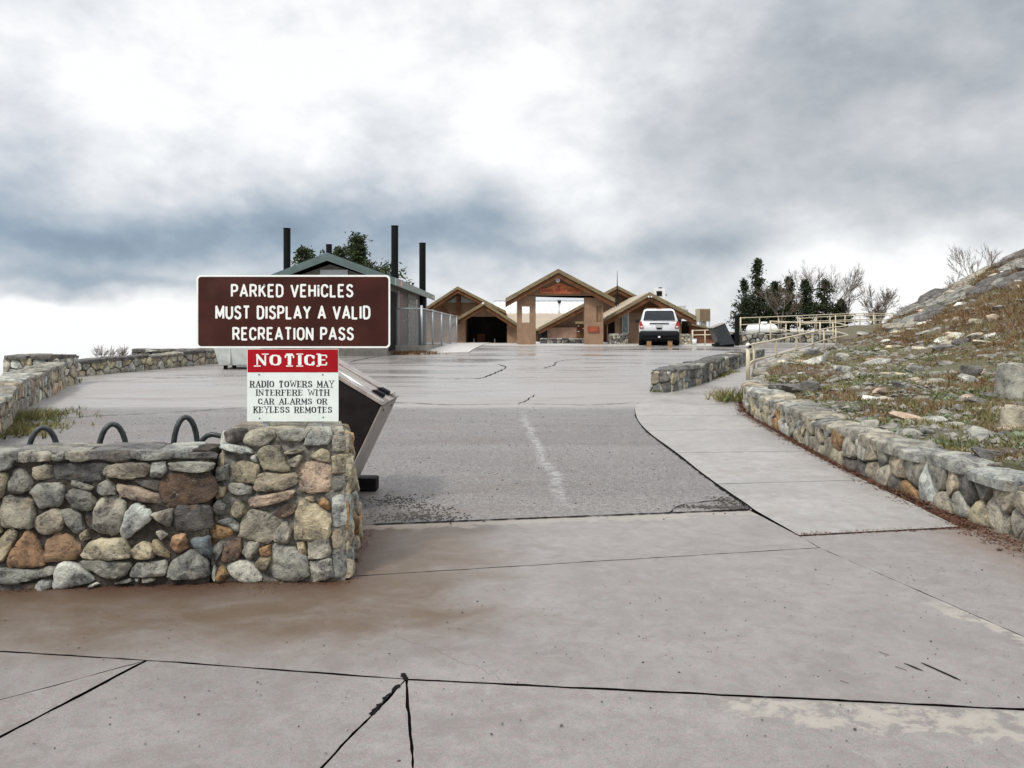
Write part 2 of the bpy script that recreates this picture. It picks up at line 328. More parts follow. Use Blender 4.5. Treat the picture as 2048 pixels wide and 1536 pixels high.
def mat_concrete(name, base=(0.258, 0.236, 0.224), apron=False):
    mt, nt, b = nodes(name); h = NT(nt); x, y, z = h.xyz()
    rn = h.objrnd()
    st = h.N.new('ShaderNodeMapping'); st.inputs['Scale'].default_value = (0.8, 1.25, 1)
    st.inputs['Rotation'].default_value = (0, 0, 0.12); h.L.new(h.geo.outputs['Position'], st.inputs['Vector']); sv = st.outputs[0]
    big = h.noise(0.9, 6, sv, 0.6, 0.7); mid = h.noise(5, 7, None, 0.65, 0.3); fine = h.noise(90, 5, None, 0.7); sp = h.noise(260, 2)
    c = h.mix(h.step(big, 0.40, 0.60), tuple(q*0.80 for q in base), tuple(q*1.06 for q in base))
    c = h.mix(h.m('MULTIPLY', h.step(mid, 0.42, 0.62), 0.30), c, tuple(q*1.2 for q in base))
    c = h.mix(h.m('MULTIPLY', h.step(h.noise(2.4, 8, sv, 0.68, 0.9), 0.54, 0.70), 0.35), c, (0.22, 0.165, 0.115))
    c = h.mix(h.m('MULTIPLY', h.step(fine, 0.47, 0.40), 0.45), c, (0.12, 0.10, 0.095))
    g2 = h.noise(190, 3, None, 0.7); g3 = h.noise(38, 6, None, 0.7)
    c = h.mix(h.m('MULTIPLY', h.step(g2, 0.50, 0.58), 0.42), c, tuple(q*1.5 for q in base))
    c = h.mix(h.m('MULTIPLY', h.step(g2, 0.50, 0.42), 0.42), c, tuple(q*0.52 for q in base))
    c = h.mix(h.m('MULTIPLY', h.step(g3, 0.48, 0.42), 0.25), c, tuple(q*0.66 for q in base))
    pk = h.noise(26, 4, None, 0.7); c = h.mix(h.m('MULTIPLY', h.step(pk, 0.5, 0.55), 0.45), c, (base[0]*1.0, base[1]*0.88, base[2]*0.90))
    c = h.mix(h.m('MULTIPLY', h.step(pk, 0.5, 0.45), 0.45), c, (base[0]*0.86, base[1]*0.96, base[2]*0.90))
    c = h.mix(h.m('MULTIPLY', h.step(sp, 0.62, 0.74), 0.30), c, (0.56, 0.52, 0.48))
    c = h.mix(h.m('MULTIPLY', h.step(h.voro(23.0), 0.06, 0.035), h.m('MULTIPLY', h.step(h.noise(3.1, 3), 0.46, 0.56), 0.75)), c, (0.055, 0.045, 0.04))
    m2 = h.noise(2.1, 9, None, 0.72, 0.7); m3 = h.noise(7.5, 8, None, 0.74, 0.4)
    c = h.mix(h.m('MULTIPLY', h.step(m2, 0.50, 0.60), 0.34), c, (base[0]*0.66, base[1]*0.62, base[2]*0.58))
    c = h.mix(h.m('MULTIPLY', h.step(m3, 0.52, 0.58), 0.36), c, (base[0]*0.68, base[1]*0.62, base[2]*0.60))
    c = h.mix(h.m('MULTIPLY', h.step(m3, 0.46, 0.40), 0.30), c, tuple(q*1.28 for q in base))
    c = h.mix(h.m('MULTIPLY', rn, 0.22), c, tuple(q*0.75 for q in base))
    wet = h.step(h.noise(0.8, 5, sv, 0.6, 0.5), 0.35, 0.65)
    if apron:
        # brown silt that has washed out from the foot of the stone wall
        wob = h.m('MULTIPLY', h.m('SUBTRACT', h.noise(1.6, 7, sv, 0.65, 0.6), 0.5), 1.6)
        dy = h.m('SUBTRACT', h.m('ADD', 5.15, h.m('MULTIPLY', x, 0.03)), y)
        s1 = h.m('MULTIPLY', h.step(h.m('ADD', dy, wob), 1.5, 0.5), h.step(h.m('ADD', x, wob), 0.35, -0.6))
        s2 = h.step(h.m('ADD', dy, h.m('MULTIPLY', wob, 0.15)), 0.42, 0.0)  # brownish near-wall shading put into the colour along the wall foot
        s1 = h.m('MULTIPLY', s1, h.step(y, 3.72, 4.05))
        brk = h.step(h.noise(2.2, 6, sv, 0.7, 0.9), 0.0, 0.62)
        c = h.mix(h.m('MULTIPLY', h.m('MULTIPLY', s1, brk), 0.88), c, (0.105, 0.068, 0.036))
        c = h.mix(h.m('MULTIPLY', h.m('MULTIPLY', s2, h.step(x, -0.75, -1.15)), 0.8), c, (0.085, 0.042, 0.026))
        # silt beside the wall on the other side
        s3 = h.step(h.m('ADD', x, h.m('MULTIPLY', wob, 0.5)), 3.0, 3.8)
        c = h.mix(h.m('MULTIPLY', s3, 0.55), c, (0.16, 0.10, 0.06))
        # chalky scale along the long joint, the near side of it, and by the diagonal joint
        wob2 = h.m('MULTIPLY', h.m('SUBTRACT', h.noise(4.5, 9, None, 0.68, 0.5), 0.5), 0.62)
        d5 = h.m('SUBTRACT', h.m('SUBTRACT', 3.63, h.m('MULTIPLY', x, 0.112)), y)
        k = h.m('MULTIPLY', h.m('MULTIPLY', h.step(h.m('ADD', d5, h.m('MULTIPLY', wob2, 1.25)), 0.25, 0.21), h.step(d5, 0.0, 0.02)), h.step(h.m('ADD', x, h.m('MULTIPLY', wob2, 3.0)), 0.8, 1.1))
        c = h.mix(h.m('MULTIPLY', h.m('MULTIPLY', k, h.step(m3, 0.58, 0.46)), 0.7), c, (0.38, 0.345, 0.29))
        d3 = h.m('SUBTRACT', h.m('ADD', 2.27, h.m('MULTIPLY', h.m('SUBTRACT', 5.92, y), 0.24)), x)
        k3 = h.m('MULTIPLY', h.m('MULTIPLY', h.step(h.m('ADD', d3, wob2), 0.16, 0.10), h.step(d3, 0.0, 0.02)), h.step(y, 5.0, 4.4))
        c = h.mix(h.m('MULTIPLY', h.m('MULTIPLY', k3, h.step(m3, 0.58, 0.46)), 0.7), c, (0.38, 0.345, 0.29))
        d1 = h.m('SUBTRACT', h.m('ADD', 6.80, h.m('MULTIPLY', x, 0.168)), y)
        k1 = h.m('MULTIPLY', h.step(h.m('ADD', d1, wob2), 0.20, 0.14), h.step(d1, 0.0, 0.02))
        c = h.mix(h.m('MULTIPLY', k1, 0.5), c, (0.36, 0.325, 0.27))
        # hairline crack
        cr = h.m('ABSOLUTE', h.m('SUBTRACT', h.m('ADD', x, h.m('MULTIPLY', h.m('SUBTRACT', h.noise(9, 6), 0.5), 0.25)), h.m('SUBTRACT', 4.02, h.m('MULTIPLY', y, 1.1))))
        crm = h.m('MULTIPLY', h.step(cr, 0.007, 0.002), h.m('MULTIPLY', h.step(y, 3.62, 3.7), h.step(y, 4.85, 4.5)))
        c = h.mix(h.m('MULTIPLY', crm, 0.6), c, (0.10, 0.07, 0.06))
    h.L.new(c, b.inputs['Base Color'])
    h.L.new(h.m('SUBTRACT', 0.58, h.m('MULTIPLY', wet, 0.28)), b.inputs['Roughness'])
    hh = h.m('ADD', h.m('MULTIPLY', mid, 0.6), h.m('ADD', h.m('MULTIPLY', fine, 0.25), h.m('MULTIPLY', sp, 0.1)))
    h.L.new(h.bump(h.m('ADD', hh, h.m('MULTIPLY', g2, 0.5)), 0.75, 0.010), b.inputs['Normal'])
    return mt
M['concrete'] = mat_concrete('apron_concrete', apron=True)
M['walk'] = mat_concrete('walk_concrete', (0.325, 0.308, 0.290))
M['pad'] = mat_concrete('pale_concrete', (0.52, 0.50, 0.47))

def mat_asphalt():
    mt, nt, b = nodes('worn_asphalt'); h = NT(nt); x, y, z = h.xyz()
    st = h.N.new('ShaderNodeMapping'); st.inputs['Scale'].default_value = (0.28, 1.5, 1)
    st.inputs['Rotation'].default_value = (0, 0, -0.06); h.L.new(h.geo.outputs['Position'], st.inputs['Vector']); sv = st.outputs[0]
    vor = h.voro(75.0, out='Color'); sepc = h.N.new('ShaderNodeSeparateColor'); h.L.new(vor, sepc.inputs[0])
    agg = sepc.outputs[0]
    big = h.noise(0.75, 6, sv, 0.6, 0.6); mid = h.noise(3.5, 6, None, 0.65)
    c = h.mix(h.step(big, 0.32, 0.66), (0.13, 0.121, 0.115), (0.205, 0.193, 0.183))
    c = h.mix(h.m('MULTIPLY', h.step(mid, 0.45, 0.65), 0.35), c, (0.20, 0.188, 0.176))
    near = h.step(y, 17.0, 9.0)
    c = h.mix(h.m('MULTIPLY', h.step(agg, 0.62, 0.95), h.m('ADD', 0.25, h.m('MULTIPLY', near, 0.45))), c, (0.36, 0.335, 0.31))
    c = h.mix(h.m('MULTIPLY', h.step(agg, 0.30, 0.12), 0.55), c, (0.045, 0.042, 0.04))
    g2 = h.noise(120, 3, None, 0.7); g3 = h.noise(20, 6, None, 0.7)
    c = h.mix(h.m('MULTIPLY', h.step(g2, 0.50, 0.44), 0.75), c, (0.035, 0.031, 0.03))
    c = h.mix(h.m('MULTIPLY', h.step(g2, 0.51, 0.58), 0.45), c, (0.33, 0.30, 0.28))
    c = h.mix(h.m('MULTIPLY', h.step(g3, 0.50, 0.42), 0.45), c, (0.075, 0.065, 0.060))
    # paler surfacing beyond the cross seam, wet sheen partly put into its colour
    far = h.step(h.m('ADD', y, h.m('MULTIPLY', h.m('SUBTRACT', mid, 0.5), 0.5)), 14.3, 14.9)
    c = h.mix(h.m('MULTIPLY', far, 0.55), c, (0.36, 0.34, 0.322))
    rust = h.m('MULTIPLY', h.step(h.noise(1.3, 7, sv, 0.66, 0.5), 0.50, 0.66), 0.42)
    c = h.mix(rust, c, (0.15, 0.105, 0.085))
    # mineral streak where water runs down the lot
    path = h.m('ADD', h.m('MULTIPLY', h.m('SUBTRACT', h.noise(0.9, 5), 0.5), 0.5), h.m('MULTIPLY', h.m('SUBTRACT', 11.0, y), 0.045))
    ds = h.m('ABSOLUTE', h.m('SUBTRACT', x, h.m('ADD', 0.30, path)))
    ks = h.m('MULTIPLY', h.m('MULTIPLY', h.step(ds, 0.10, 0.0), h.step(h.noise(14, 6), 0.38, 0.6)), h.m('MULTIPLY', h.step(y, 7.0, 8.0), h.step(y, 14.4, 13.0)))
    c = h.mix(h.m('MULTIPLY', ks, 0.6), c, (0.40, 0.39, 0.375))
    # darker crumbling ground at the front left corner by the pillar
    e = h.m('ADD', h.m('MULTIPLY', h.m('ADD', x, 1.0), 0.9), h.m('MULTIPLY', h.m('SUBTRACT', y, 6.6), 0.8))
    ke = h.step(h.m('ADD', e, h.m('MULTIPLY', h.m('SUBTRACT', mid, 0.5), 1.2)), 0.75, 0.15)
    ke = h.m('MULTIPLY', ke, h.m('MULTIPLY', h.step(x, -1.5, -1.2), h.step(y, 9.5, 8.0)))
    c = h.mix(h.m('MULTIPLY', ke, 0.75), c, (0.05, 0.043, 0.038))
    h.L.new(c, b.inputs['Base Color'])
    wet = h.m('MULTIPLY', h.step(h.noise(0.55, 5, sv, 0.6, 0.8), 0.40, 0.62), h.step(y, 7.0, 20.0))
    h.L.new(h.m('SUBTRACT', h.m('SUBTRACT', 0.58, h.m('MULTIPLY', h.step(y, 12.0, 30.0), 0.20)), h.m('MULTIPLY', wet, 0.34)), b.inputs['Roughness'])
    hh = h.m('ADD', h.m('MULTIPLY', agg, h.m('ADD', 0.15, h.m('MULTIPLY', near, 0.85))), h.m('MULTIPLY', mid, 1.2))
    h.L.new(h.bump(hh, 0.5, 0.006), b.inputs['Normal'])
    return mt
M['asphalt'] = mat_asphalt()

def mat_soil():
    mt, nt, b = nodes('stony_soil'); h = NT(nt)
    a = h.noise(0.7, 7, None, 0.62, 0.5); g = h.noise(9, 7, None, 0.7); f = h.noise(60, 5, None, 0.7)
    c = h.mix(h.step(a, 0.36, 0.62), (0.115, 0.083, 0.056), (0.10, 0.098, 0.045))
    c = h.mix(h.m('MULTIPLY', h.step(g, 0.52, 0.68), 0.6), c, (0.25, 0.225, 0.185))
    c = h.mix(h.m('MULTIPLY', h.step(g, 0.46, 0.30), 0.7), c, (0.045, 0.034, 0.026))
    c = h.mix(h.m('MULTIPLY', h.step(f, 0.56, 0.70), 0.5), c, (0.33, 0.29, 0.23))
    h.L.new(c, b.inputs['Base Color']); b.inputs['Roughness'].default_value = 0.9
    h.L.new(h.bump(h.m('ADD', g, h.m('MULTIPLY', f, 0.4)), 1.0, 0.05), b.inputs['Normal'])
    return mt
M['soil'] = mat_soil()

# ------------------------------------------------------------------ heights of the place
_ly = [-30, 0, 6.5, 8, 11, 15, 20, 25, 30, 33, 38, 60, 120]
_lz = [0, 0, 0, .02, .09, .20, .39, .60, .77, .84, .88, .90, .90]
_yy = np.linspace(-30, 120, 1501); _zz = np.interp(_yy, _ly, _lz)
_k = np.ones(21)/21; _zs = np.convolve(np.pad(_zz, 10, mode='edge'), _k, mode='valid')
_zs = np.where(_yy < 7.2, 0.0, _zs)
def lot(y): return float(np.interp(y, _yy, _zs))
def G(px, py, dz=0.0):
    """the point of the lot seen at a photo pixel"""
    D = 10.0
    for _ in range(60):
        D = 0.5*D + 0.5*(CH-lot(D)-dz)*F/(py-HY)
    return Vector(((px-1024)*D/F, D, lot(D)+dz))
def at(px, py, D): return Vector(((px-1024)*D/F, D, CH+(HY-py)*D/F))

HP = [(4.3, -4, .45), (4.3, 3, .45), (4.3, 7, .47), (4.3, 10, .50), (4.5, 13.5, .55), (5.2, 16.5, .62), (6.8, 19.8, .86),
      (8.1, 22.0, .97), (10.2, 25.5, 1.03), (12.1, 29, 1.10), (13.3, 31, 1.2), (4.8, 7.5, .50), (7, 11, .66), (10.2, 16, 1.2), (14, 22, 2.4),
      (10.9, 20, 1.15), (8, 16, .85), (14.3, 27, 2.0), (14.8, 31, 2.0), (16.35, 30, 3.15), (18.5, 29, 4.3), (22, 28, 6.0),
      (16.8, 35, 1.95), (14.6, 33.2, 1.15), (15.2, 36.5, 1.3), (16.5, 39, 1.7), (20, 36, 2.7), (24, 42, 1.9), (18, 46, 1.5), (30, 30, 6.5), (40, 40, 3), (40, 60, 1),
      (20, 60, 1.4), (14, 8, 1.5), (14, 14, 2.4), (20, 15, 4.6), (20, 22, 5), (9, 3, .9), (18, 3, 2.6), (30, 3, 5), (40, 15, 9), (30, -4, 5), (12.6, 27, 1.35), (9, 12, .85)]
def _tps(r2): return np.where(r2 > 1e-12, 0.5*r2*np.log(np.maximum(r2, 1e-12)), 0)
_P = np.array(HP, float); _n = len(_P)
_K = _tps(((_P[:, None, :2]-_P[None, :, :2])**2).sum(-1)) + np.eye(_n)*0.4
_Q = np.c_[np.ones(_n), _P[:, :2]]
_A = np.block([[_K, _Q], [_Q.T, np.zeros((3, 3))]]); _W = np.linalg.solve(_A, np.r_[_P[:, 2], 0, 0, 0])
def hill_np(x, y):
    x = np.asarray(x, float); y = np.asarray(y, float)
    sh = x.shape; p = np.c_[x.ravel(), y.ravel()]
    k = _tps(((p[:, None, :]-_P[None, :, :2])**2).sum(-1))
    z = k@_W[:_n] + _W[_n]+p@_W[_n+1:]
    z = z + 0.05*np.sin(p[:, 0]*1.7+np.sin(p[:, 1]*1.1)*1.3)*np.sin(p[:, 1]*1.3+0.6) + 0.03*np.sin(p[:, 0]*4.1+p[:, 1]*2.3)
    return z.reshape(sh)
def hill(x, y): return float(hill_np([x], [y])[0])

# sidewalk edges, paired station by station (left, right)
WK = [((2.24, 6.26), (3.64, 6.53)), ((2.08, 8.15), (3.66, 8.35)), ((2.04, 9.96), (3.72, 10.1)), ((1.98, 11.8), (3.85, 11.9)), ((2.08, 13.5), (3.98, 13.5)),
      ((2.42, 15.3), (4.22, 14.9)), ((3.38, 17.1), (4.58, 16.1)), ((4.05, 18.1), (5.12, 17.5)), ((4.7, 19.6), (5.92, 19.2)), ((5.7, 21.4), (6.98, 21.1)),
      ((6.8, 23.4), (8.15, 23.2)), ((8.0, 25.6), (9.4, 25.5)), ((9.3, 28.0), (10.8, 28.0)), ((10.8, 30.6), (12.2, 30.4))]
def walk_z(x, y): return lot(y)+0.018+0.16*max(0.0, min(1.0, (y-20)/10.0))

# ------------------------------------------------------------------ ground
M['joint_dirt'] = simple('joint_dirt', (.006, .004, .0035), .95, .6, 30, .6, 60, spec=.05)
def grid_mesh(xs, ys, zf):
    v = []; f = []
    for j, y in enumerate(ys):
        for i, x in enumerate(xs): v.append((x, y, zf(x, y)))
    n = len(xs)
    for j in range(len(ys)-1):
        for i in range(n-1): f.append((j*n+i, j*n+i+1, (j+1)*n+i+1, (j+1)*n+i))
    return v, f
def ground_z(x, y):
    z = lot(y)-0.14
    xl = float(np.interp(y, [0, 10, 18, 21, 40, 60], [-8, -8.4, -11.5, -12.0, -15.5, -18]))
    d = max(0.0, xl-x); z -= 0.10*d+0.012*d*d
    d = max(0.0, y-68); z -= 0.05*d+0.010*d*d
    d = max(0.0, x-45); z -= 0.05*d
    d = max(0.0, -y-25); z -= 0.05*d
    return z
xs = np.r_[np.linspace(-220, -40, 10), np.linspace(-36, 40, 77), np.linspace(50, 200, 8)]
ys = np.r_[np.linspace(-120, -10, 8), np.linspace(-8, 70, 79), np.linspace(75, 260, 14)]
v, f = grid_mesh(xs.tolist(), ys.tolist(), lambda x, y: max(ground_z(x, y), -260.0))
setp(link_mesh('ground', v, f, M['soil'], smooth=True), kind='structure')

# the parking lot, one continuous asphalt sheet
def y_front(x):
    if x < -1.22: return 5.42
    if x > 2.12: return 7.16
    return 6.62+(x+1.15)*0.168
cols = sorted(set(np.round(np.r_[np.linspace(-13, 15, 113), [-1.225, -1.215]], 4).tolist()))
nv = 110; v = []; f = []
for i, x in enumerate(cols):
    y0 = y_front(x)
    for j in range(nv):
        y = y0+(64-y0)*(j/(nv-1))**1.8
        xl = float(np.interp(y, [0, 10, 18, 21, 25, 28, 64], [-8.2, -8.2, -11.2, -12.0, -10.2, -9.0, -9.0]))
        xx = x if x > -1.3 else -1.3+(x+1.3)*((-1.3-xl)/11.7)
        z = lot(y)+0.005*mnoise.noise(Vector((xx*0.7, y*0.35, 3.1)))*min(1, (y-y0)*2)
        edge = 0.012*mnoise.noise(Vector((x*6, 0, 0))) if j == 0 else 0
        v.append((xx, y+edge, z-(0.006 if j == 0 else 0)))
for i in range(len(cols)-1):
    for j in range(nv-1): f.append((i*nv+j, (i+1)*nv+j, (i+1)*nv+j+1, i*nv+j+1))
asph = setp(link_mesh('asphalt_lot', v, f, M['asphalt'], smooth=True), kind='structure')

def catmull(P, k=6):
    P = [Vector(p) for p in P]; out = []
    for i in range(len(P)-1):
        a = P[max(i-1, 0)]; b = P[i]; c = P[i+1]; d = P[min(i+2, len(P)-1)]
        for q in range(k):
            t = q/k
            out.append(0.5*((2*b)+(c-a)*t+(2*a-5*b+4*c-d)*t*t+(3*b-a-3*c+d)*t*t*t))
    out.append(P[-1]); return out
def wobble(poly, step=0.05, amp=0.002, seed=0):
    out = []; n = len(poly)
    for i in range(n):
        a = Vector(poly[i]); b = Vector(poly[(i+1) % n]); L = (b-a).length; k = max(1, int(L/step))
        t = (b-a)/max(L, 1e-6); nn = Vector((-t.y, t.x))
        for q in range(k):
            p = a+(b-a)*q/k
            o = mnoise.noise(Vector((p.x*5+seed, p.y*5, seed)))*amp*1.6+mnoise.noise(Vector((p.x*22+seed, p.y*22, seed)))*amp
            if mnoise.noise(Vector((p.x*3.1, p.y*3.1, seed+9))) > 0.42: o += amp*1.2*abs(mnoise.noise(Vector((p.x*40, p.y*40, seed))))
            out.append(p+nn*o)
    return out
def inset(poly, d):
    n = len(poly); P = [Vector(p) for p in poly]
    ar = sum(P[i].x*P[(i+1) % n].y-P[(i+1) % n].x*P[i].y for i in range(n))
    if ar < 0: P.reverse()
    out = []
    for i in range(n):
        a, b, c = P[i-1], P[i], P[(i+1) % n]
        e1 = (b-a).normalized(); e2 = (c-b).normalized()
        n1 = Vector((-e1.y, e1.x)); n2 = Vector((-e2.y, e2.x)); m_ = n1+n2
        k = m_.length_squared
        out.append(b+(m_*(2*d/k) if k > 0.04 else n1*d))
    return out
def slab(name, poly, zf, thick, mat, gap=0.006, amp=0.0022, parent=None, seed=0, cell=0.5, step=0.05, side=1):
    P = wobble(inset(poly, gap), step, amp, seed); bm = bmesh.new()
    top = bm.faces.new([bm.verts.new((p.x, p.y, 0)) for p in P])
    xs_ = [p.x for p in P]; ys_ = [p.y for p in P]
    if cell:
        for ax, lo, hi in ((0, min(xs_), max(xs_)), (1, min(ys_), max(ys_))):
            k = lo+cell
            while k < hi:
                co = (k, 0, 0) if ax == 0 else (0, k, 0); no = (1, 0, 0) if ax == 0 else (0, 1, 0)
                bmesh.ops.bisect_plane(bm, geom=bm.verts[:]+bm.edges[:]+bm.faces[:], plane_co=co, plane_no=no); k += cell
    bmesh.ops.recalc_face_normals(bm, faces=bm.faces)
    if bm.faces[:][0].normal.z < 0: bmesh.ops.reverse_faces(bm, faces=bm.faces[:])
    ed = [e for e in bm.edges if e.is_boundary]
    tops = set(bm.faces)
    r = bmesh.ops.extrude_edge_only(bm, edges=ed)
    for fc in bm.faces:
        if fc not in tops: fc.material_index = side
    low = {g for g in r['geom'] if isinstance(g, bmesh.types.BMVert)}
    # the top edge is worn: a narrow chamfer
    for q in bm.verts:
        q.co.z = zf(q.co.x, q.co.y)-(thick if q in low else 0)
    bmesh.ops.triangulate(bm, faces=[fc for fc in bm.faces if len(fc.verts) > 4])
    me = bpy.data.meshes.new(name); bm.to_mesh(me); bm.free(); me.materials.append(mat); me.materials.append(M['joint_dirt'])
    o = bpy.data.objects.new(name, me); COL.objects.link(o); OFF[o.name] = Vector((0, 0, 0))
    if parent: o.parent = parent
    return o

apron = bpy.data.objects.new('concrete_apron', None); COL.objects.link(apron); OFF['concrete_apron'] = Vector((0, 0, 0)); setp(apron, kind='structure')
zn = lambda x, y: 0.0
flat = [
 [(-1.30, 5.16), (-1.05, 5.232), (2.27, 5.92), (2.24, 6.26), (2.12, 7.15), (-1.15, 6.60), (-1.35, 6.62)],
 [(-7.5, 4.70), (-2.556, 4.01), (-1.77, 3.90), (-.485, 3.69), (2.164, 3.396), (2.885, 3.32), (2.68, 4.21), (2.27, 5.92), (-1.05, 5.232), (-1.30, 5.16), (-1.6, 5.5), (-7.5, 5.3)],
 [(2.27, 5.92), (2.24, 6.26), (3.64, 6.53), (4.4, 6.6), (7.5, 5.0), (7.5, -3), (4.41, -3), (2.885, 3.32), (2.68, 4.21)],
 [(-.485, 3.69), (.615, -3), (4.41, -3), (2.885, 3.32), (2.164, 3.396)],
 [(-.485, 3.69), (-2.40, -3), (.615, -3)],
 [(-1.77, 3.90), (-4.09, -3), (-2.40, -3), (-.485, 3.69)],
 [(-1.77, 3.90), (-5.9, 0.0), (-7.5, -3), (-4.09, -3)],
 [(-1.77, 3.90), (-2.556, 4.01), (-7.5, 4.70), (-7.5, -3), (-5.9, 0.0)],
]
for i, p in enumerate(flat):
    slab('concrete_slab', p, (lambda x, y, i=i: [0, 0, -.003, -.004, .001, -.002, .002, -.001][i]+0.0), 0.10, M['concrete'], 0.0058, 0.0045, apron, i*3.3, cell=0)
def bed(name, poly, zf, parent, step=0.5):
    bm = bmesh.new(); bm.faces.new([bm.verts.new((a, b, 0)) for a, b in poly])
    for ax in (0, 1):
        lo = min(p[ax] for p in poly); hi = max(p[ax] for p in poly); k = lo+step
        while k < hi:
            bmesh.ops.bisect_plane(bm, geom=bm.verts[:]+bm.edges[:]+bm.faces[:], plane_co=(k, 0, 0) if ax == 0 else (0, k, 0), plane_no=(1, 0, 0) if ax == 0 else (0, 1, 0)); k += step
    bmesh.ops.recalc_face_normals(bm, faces=bm.faces)
    if bm.faces[:][0].normal.z < 0: bmesh.ops.reverse_faces(bm, faces=bm.faces[:])
    for q in bm.verts: q.co.z = zf(q.co.x, q.co.y)
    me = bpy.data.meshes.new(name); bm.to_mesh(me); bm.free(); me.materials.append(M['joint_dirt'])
    o = bpy.data.objects.new(name, me); COL.objects.link(o); o.parent = parent; OFF[o.name] = Vector((0, 0, 0)); return o
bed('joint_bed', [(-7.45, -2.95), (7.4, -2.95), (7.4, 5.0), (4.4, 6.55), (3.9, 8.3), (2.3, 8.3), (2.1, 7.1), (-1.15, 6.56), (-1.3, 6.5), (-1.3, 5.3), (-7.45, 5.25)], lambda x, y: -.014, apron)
# short slots sawn in the slab, lower right of the apron: recessed dark cuts shown as thin fillings, plus a knot of tar at the joint
LZ = lambda x, y: lot(y)
def ribbon(name, pts, w, mat, parent, zf, dz=0.005, step=0.08, jit=0.012, wj=0.5, seed=1):
    rr = random.Random(seed); P = []
    for a, b in zip(pts[:-1], pts[1:]):
        a = Vector(a[:2]); b = Vector(b[:2]); k = max(1, int((b-a).length/step))
        for q in range(k): P.append(a+(b-a)*q/k)
    P.append(Vector(pts[-1][:2])); v = []; f = []
    for i, p in enumerate(P):
        t = (P[min(i+1, len(P)-1)]-P[max(i-1, 0)]).normalized(); n = Vector((-t.y, t.x))
        o = n*rr.uniform(-jit, jit); ww = w*(1+rr.uniform(-wj, wj))*0.5
        if i in (0, len(P)-1): ww *= 0.3
        for sgn in (-1, 1):
            q = p+o+n*ww*sgn; v.append((q.x, q.y, zf(q.x, q.y)+dz))
    for i in range(len(P)-1): f.append((2*i, 2*i+1, 2*i+3, 2*i+2))
    return link_mesh(name, v, f, mat, parent)
def GP(lst): return [G(*p) for p in lst]
for k, pl in enumerate([[(1842, 1326), (1922, 1362)], [(1808, 1327), (1846, 1343)], [(1790, 1334), (1814, 1342)], [(1757, 1304), (1778, 1312)], [(1680, 1362), (1698, 1368)]]):
    ribbon('slot', GP(pl), 0.013, M['crack'], apron, zn, 0.0035, 0.03, 0.001, 0.2, k)
ribbon('tar_knot', GP([(806, 1347), (812, 1362)]), 0.026, M['crack'], apron, zn, 0.003, 0.01, 0.003, 0.5, 3)
ribbon('joint_spall', GP([(798, 1370), (770, 1398), (742, 1432)]), 0.016, M['crack'], apron, zn, 0.0035, 0.015, 0.004, 0.9, 5)

seams = [([(60, 842), (200, 832), (330, 826), (495, 815), (640, 806), (795, 806), (900, 810), (1050, 808), (1180, 810), (1268, 806)], 0.035),
         ([(125, 768), (330, 757), (495, 752), (600, 748)], 0.03), ([(905, 758), (960, 757), (985, 748), (1012, 735), (996, 729)], 0.06),
         ([(840, 729), (900, 733), (960, 732)], 0.05), ([(700, 724), (760, 712), (805, 708)], 0.06), ([(1036, 809), (1058, 798), (1070, 789)], 0.03),
         ([(1335, 1029), (1352, 1016), (1376, 1009), (1420, 1003), (1458, 1001)], 0.018), ([(1185, 716), (1120, 722), (1108, 731), (1085, 737)], 0.05),
         ([(830, 758), (905, 758)], 0.03), ([(130, 744), (300, 738), (430, 733)], 0.03)]
for k, (pl, w) in enumerate(seams):
    ribbon('crack', [tuple(q) for q in catmull([q[:2] for q in GP(pl)], 4)], w*.62, M['crack'], asph, LZ, 0.008, 0.09 if k != 6 else 0.04, 0.028 if k != 6 else 0.006, 0.85, 20+k)
# dark open joint between asphalt and the apron / the sidewalk
ribbon('edge_joint', [(-1.15, 6.615), (2.12, 7.155)], 0.03, M['crack'], asph, LZ, 0.006, 0.04, 0.005, 0.55, 41)
ribbon('edge_joint', [(2.12, 7.16)]+[w[0] for w in WK[1:7]], 0.035, M['crack'], asph, LZ, 0.007, 0.05, 0.008, 0.5, 42)

# sidewalk slabs
walk = bpy.data.objects.new('sidewalk', None); COL.objects.link(walk); OFF['sidewalk'] = Vector((0, 0, 0)); setp(walk, kind='structure')
LC = catmull([w[0] for w in WK]); RC = catmull([w[1] for w in WK])
for i in range(len(WK)-1):
    a = LC[i*6:(i+1)*6+1]; b = RC[i*6:(i+1)*6+1]
    if i == 0: a = [Vector((2.24, 6.275)), Vector((2.13, 7.15)), Vector((2.08, 8.15))]
    poly = [tuple(p) for p in a]+[tuple(p) for p in reversed(b)]
    o = slab('walk_slab', poly, walk_z if i else (lambda x, y: walk_z(x, y)-0.018*max(0, 1-(y-6.26)/0.9)), 0.12, M['walk'], 0.0065, 0.002, walk, 50+i, cell=0.6, step=0.08)
bed('joint_bed', [tuple(p) for p in LC[3:]]+[(p.x+.16, p.y-.02) for p in reversed(RC)][:-3], lambda x, y: walk_z(x, y)-.016, walk)
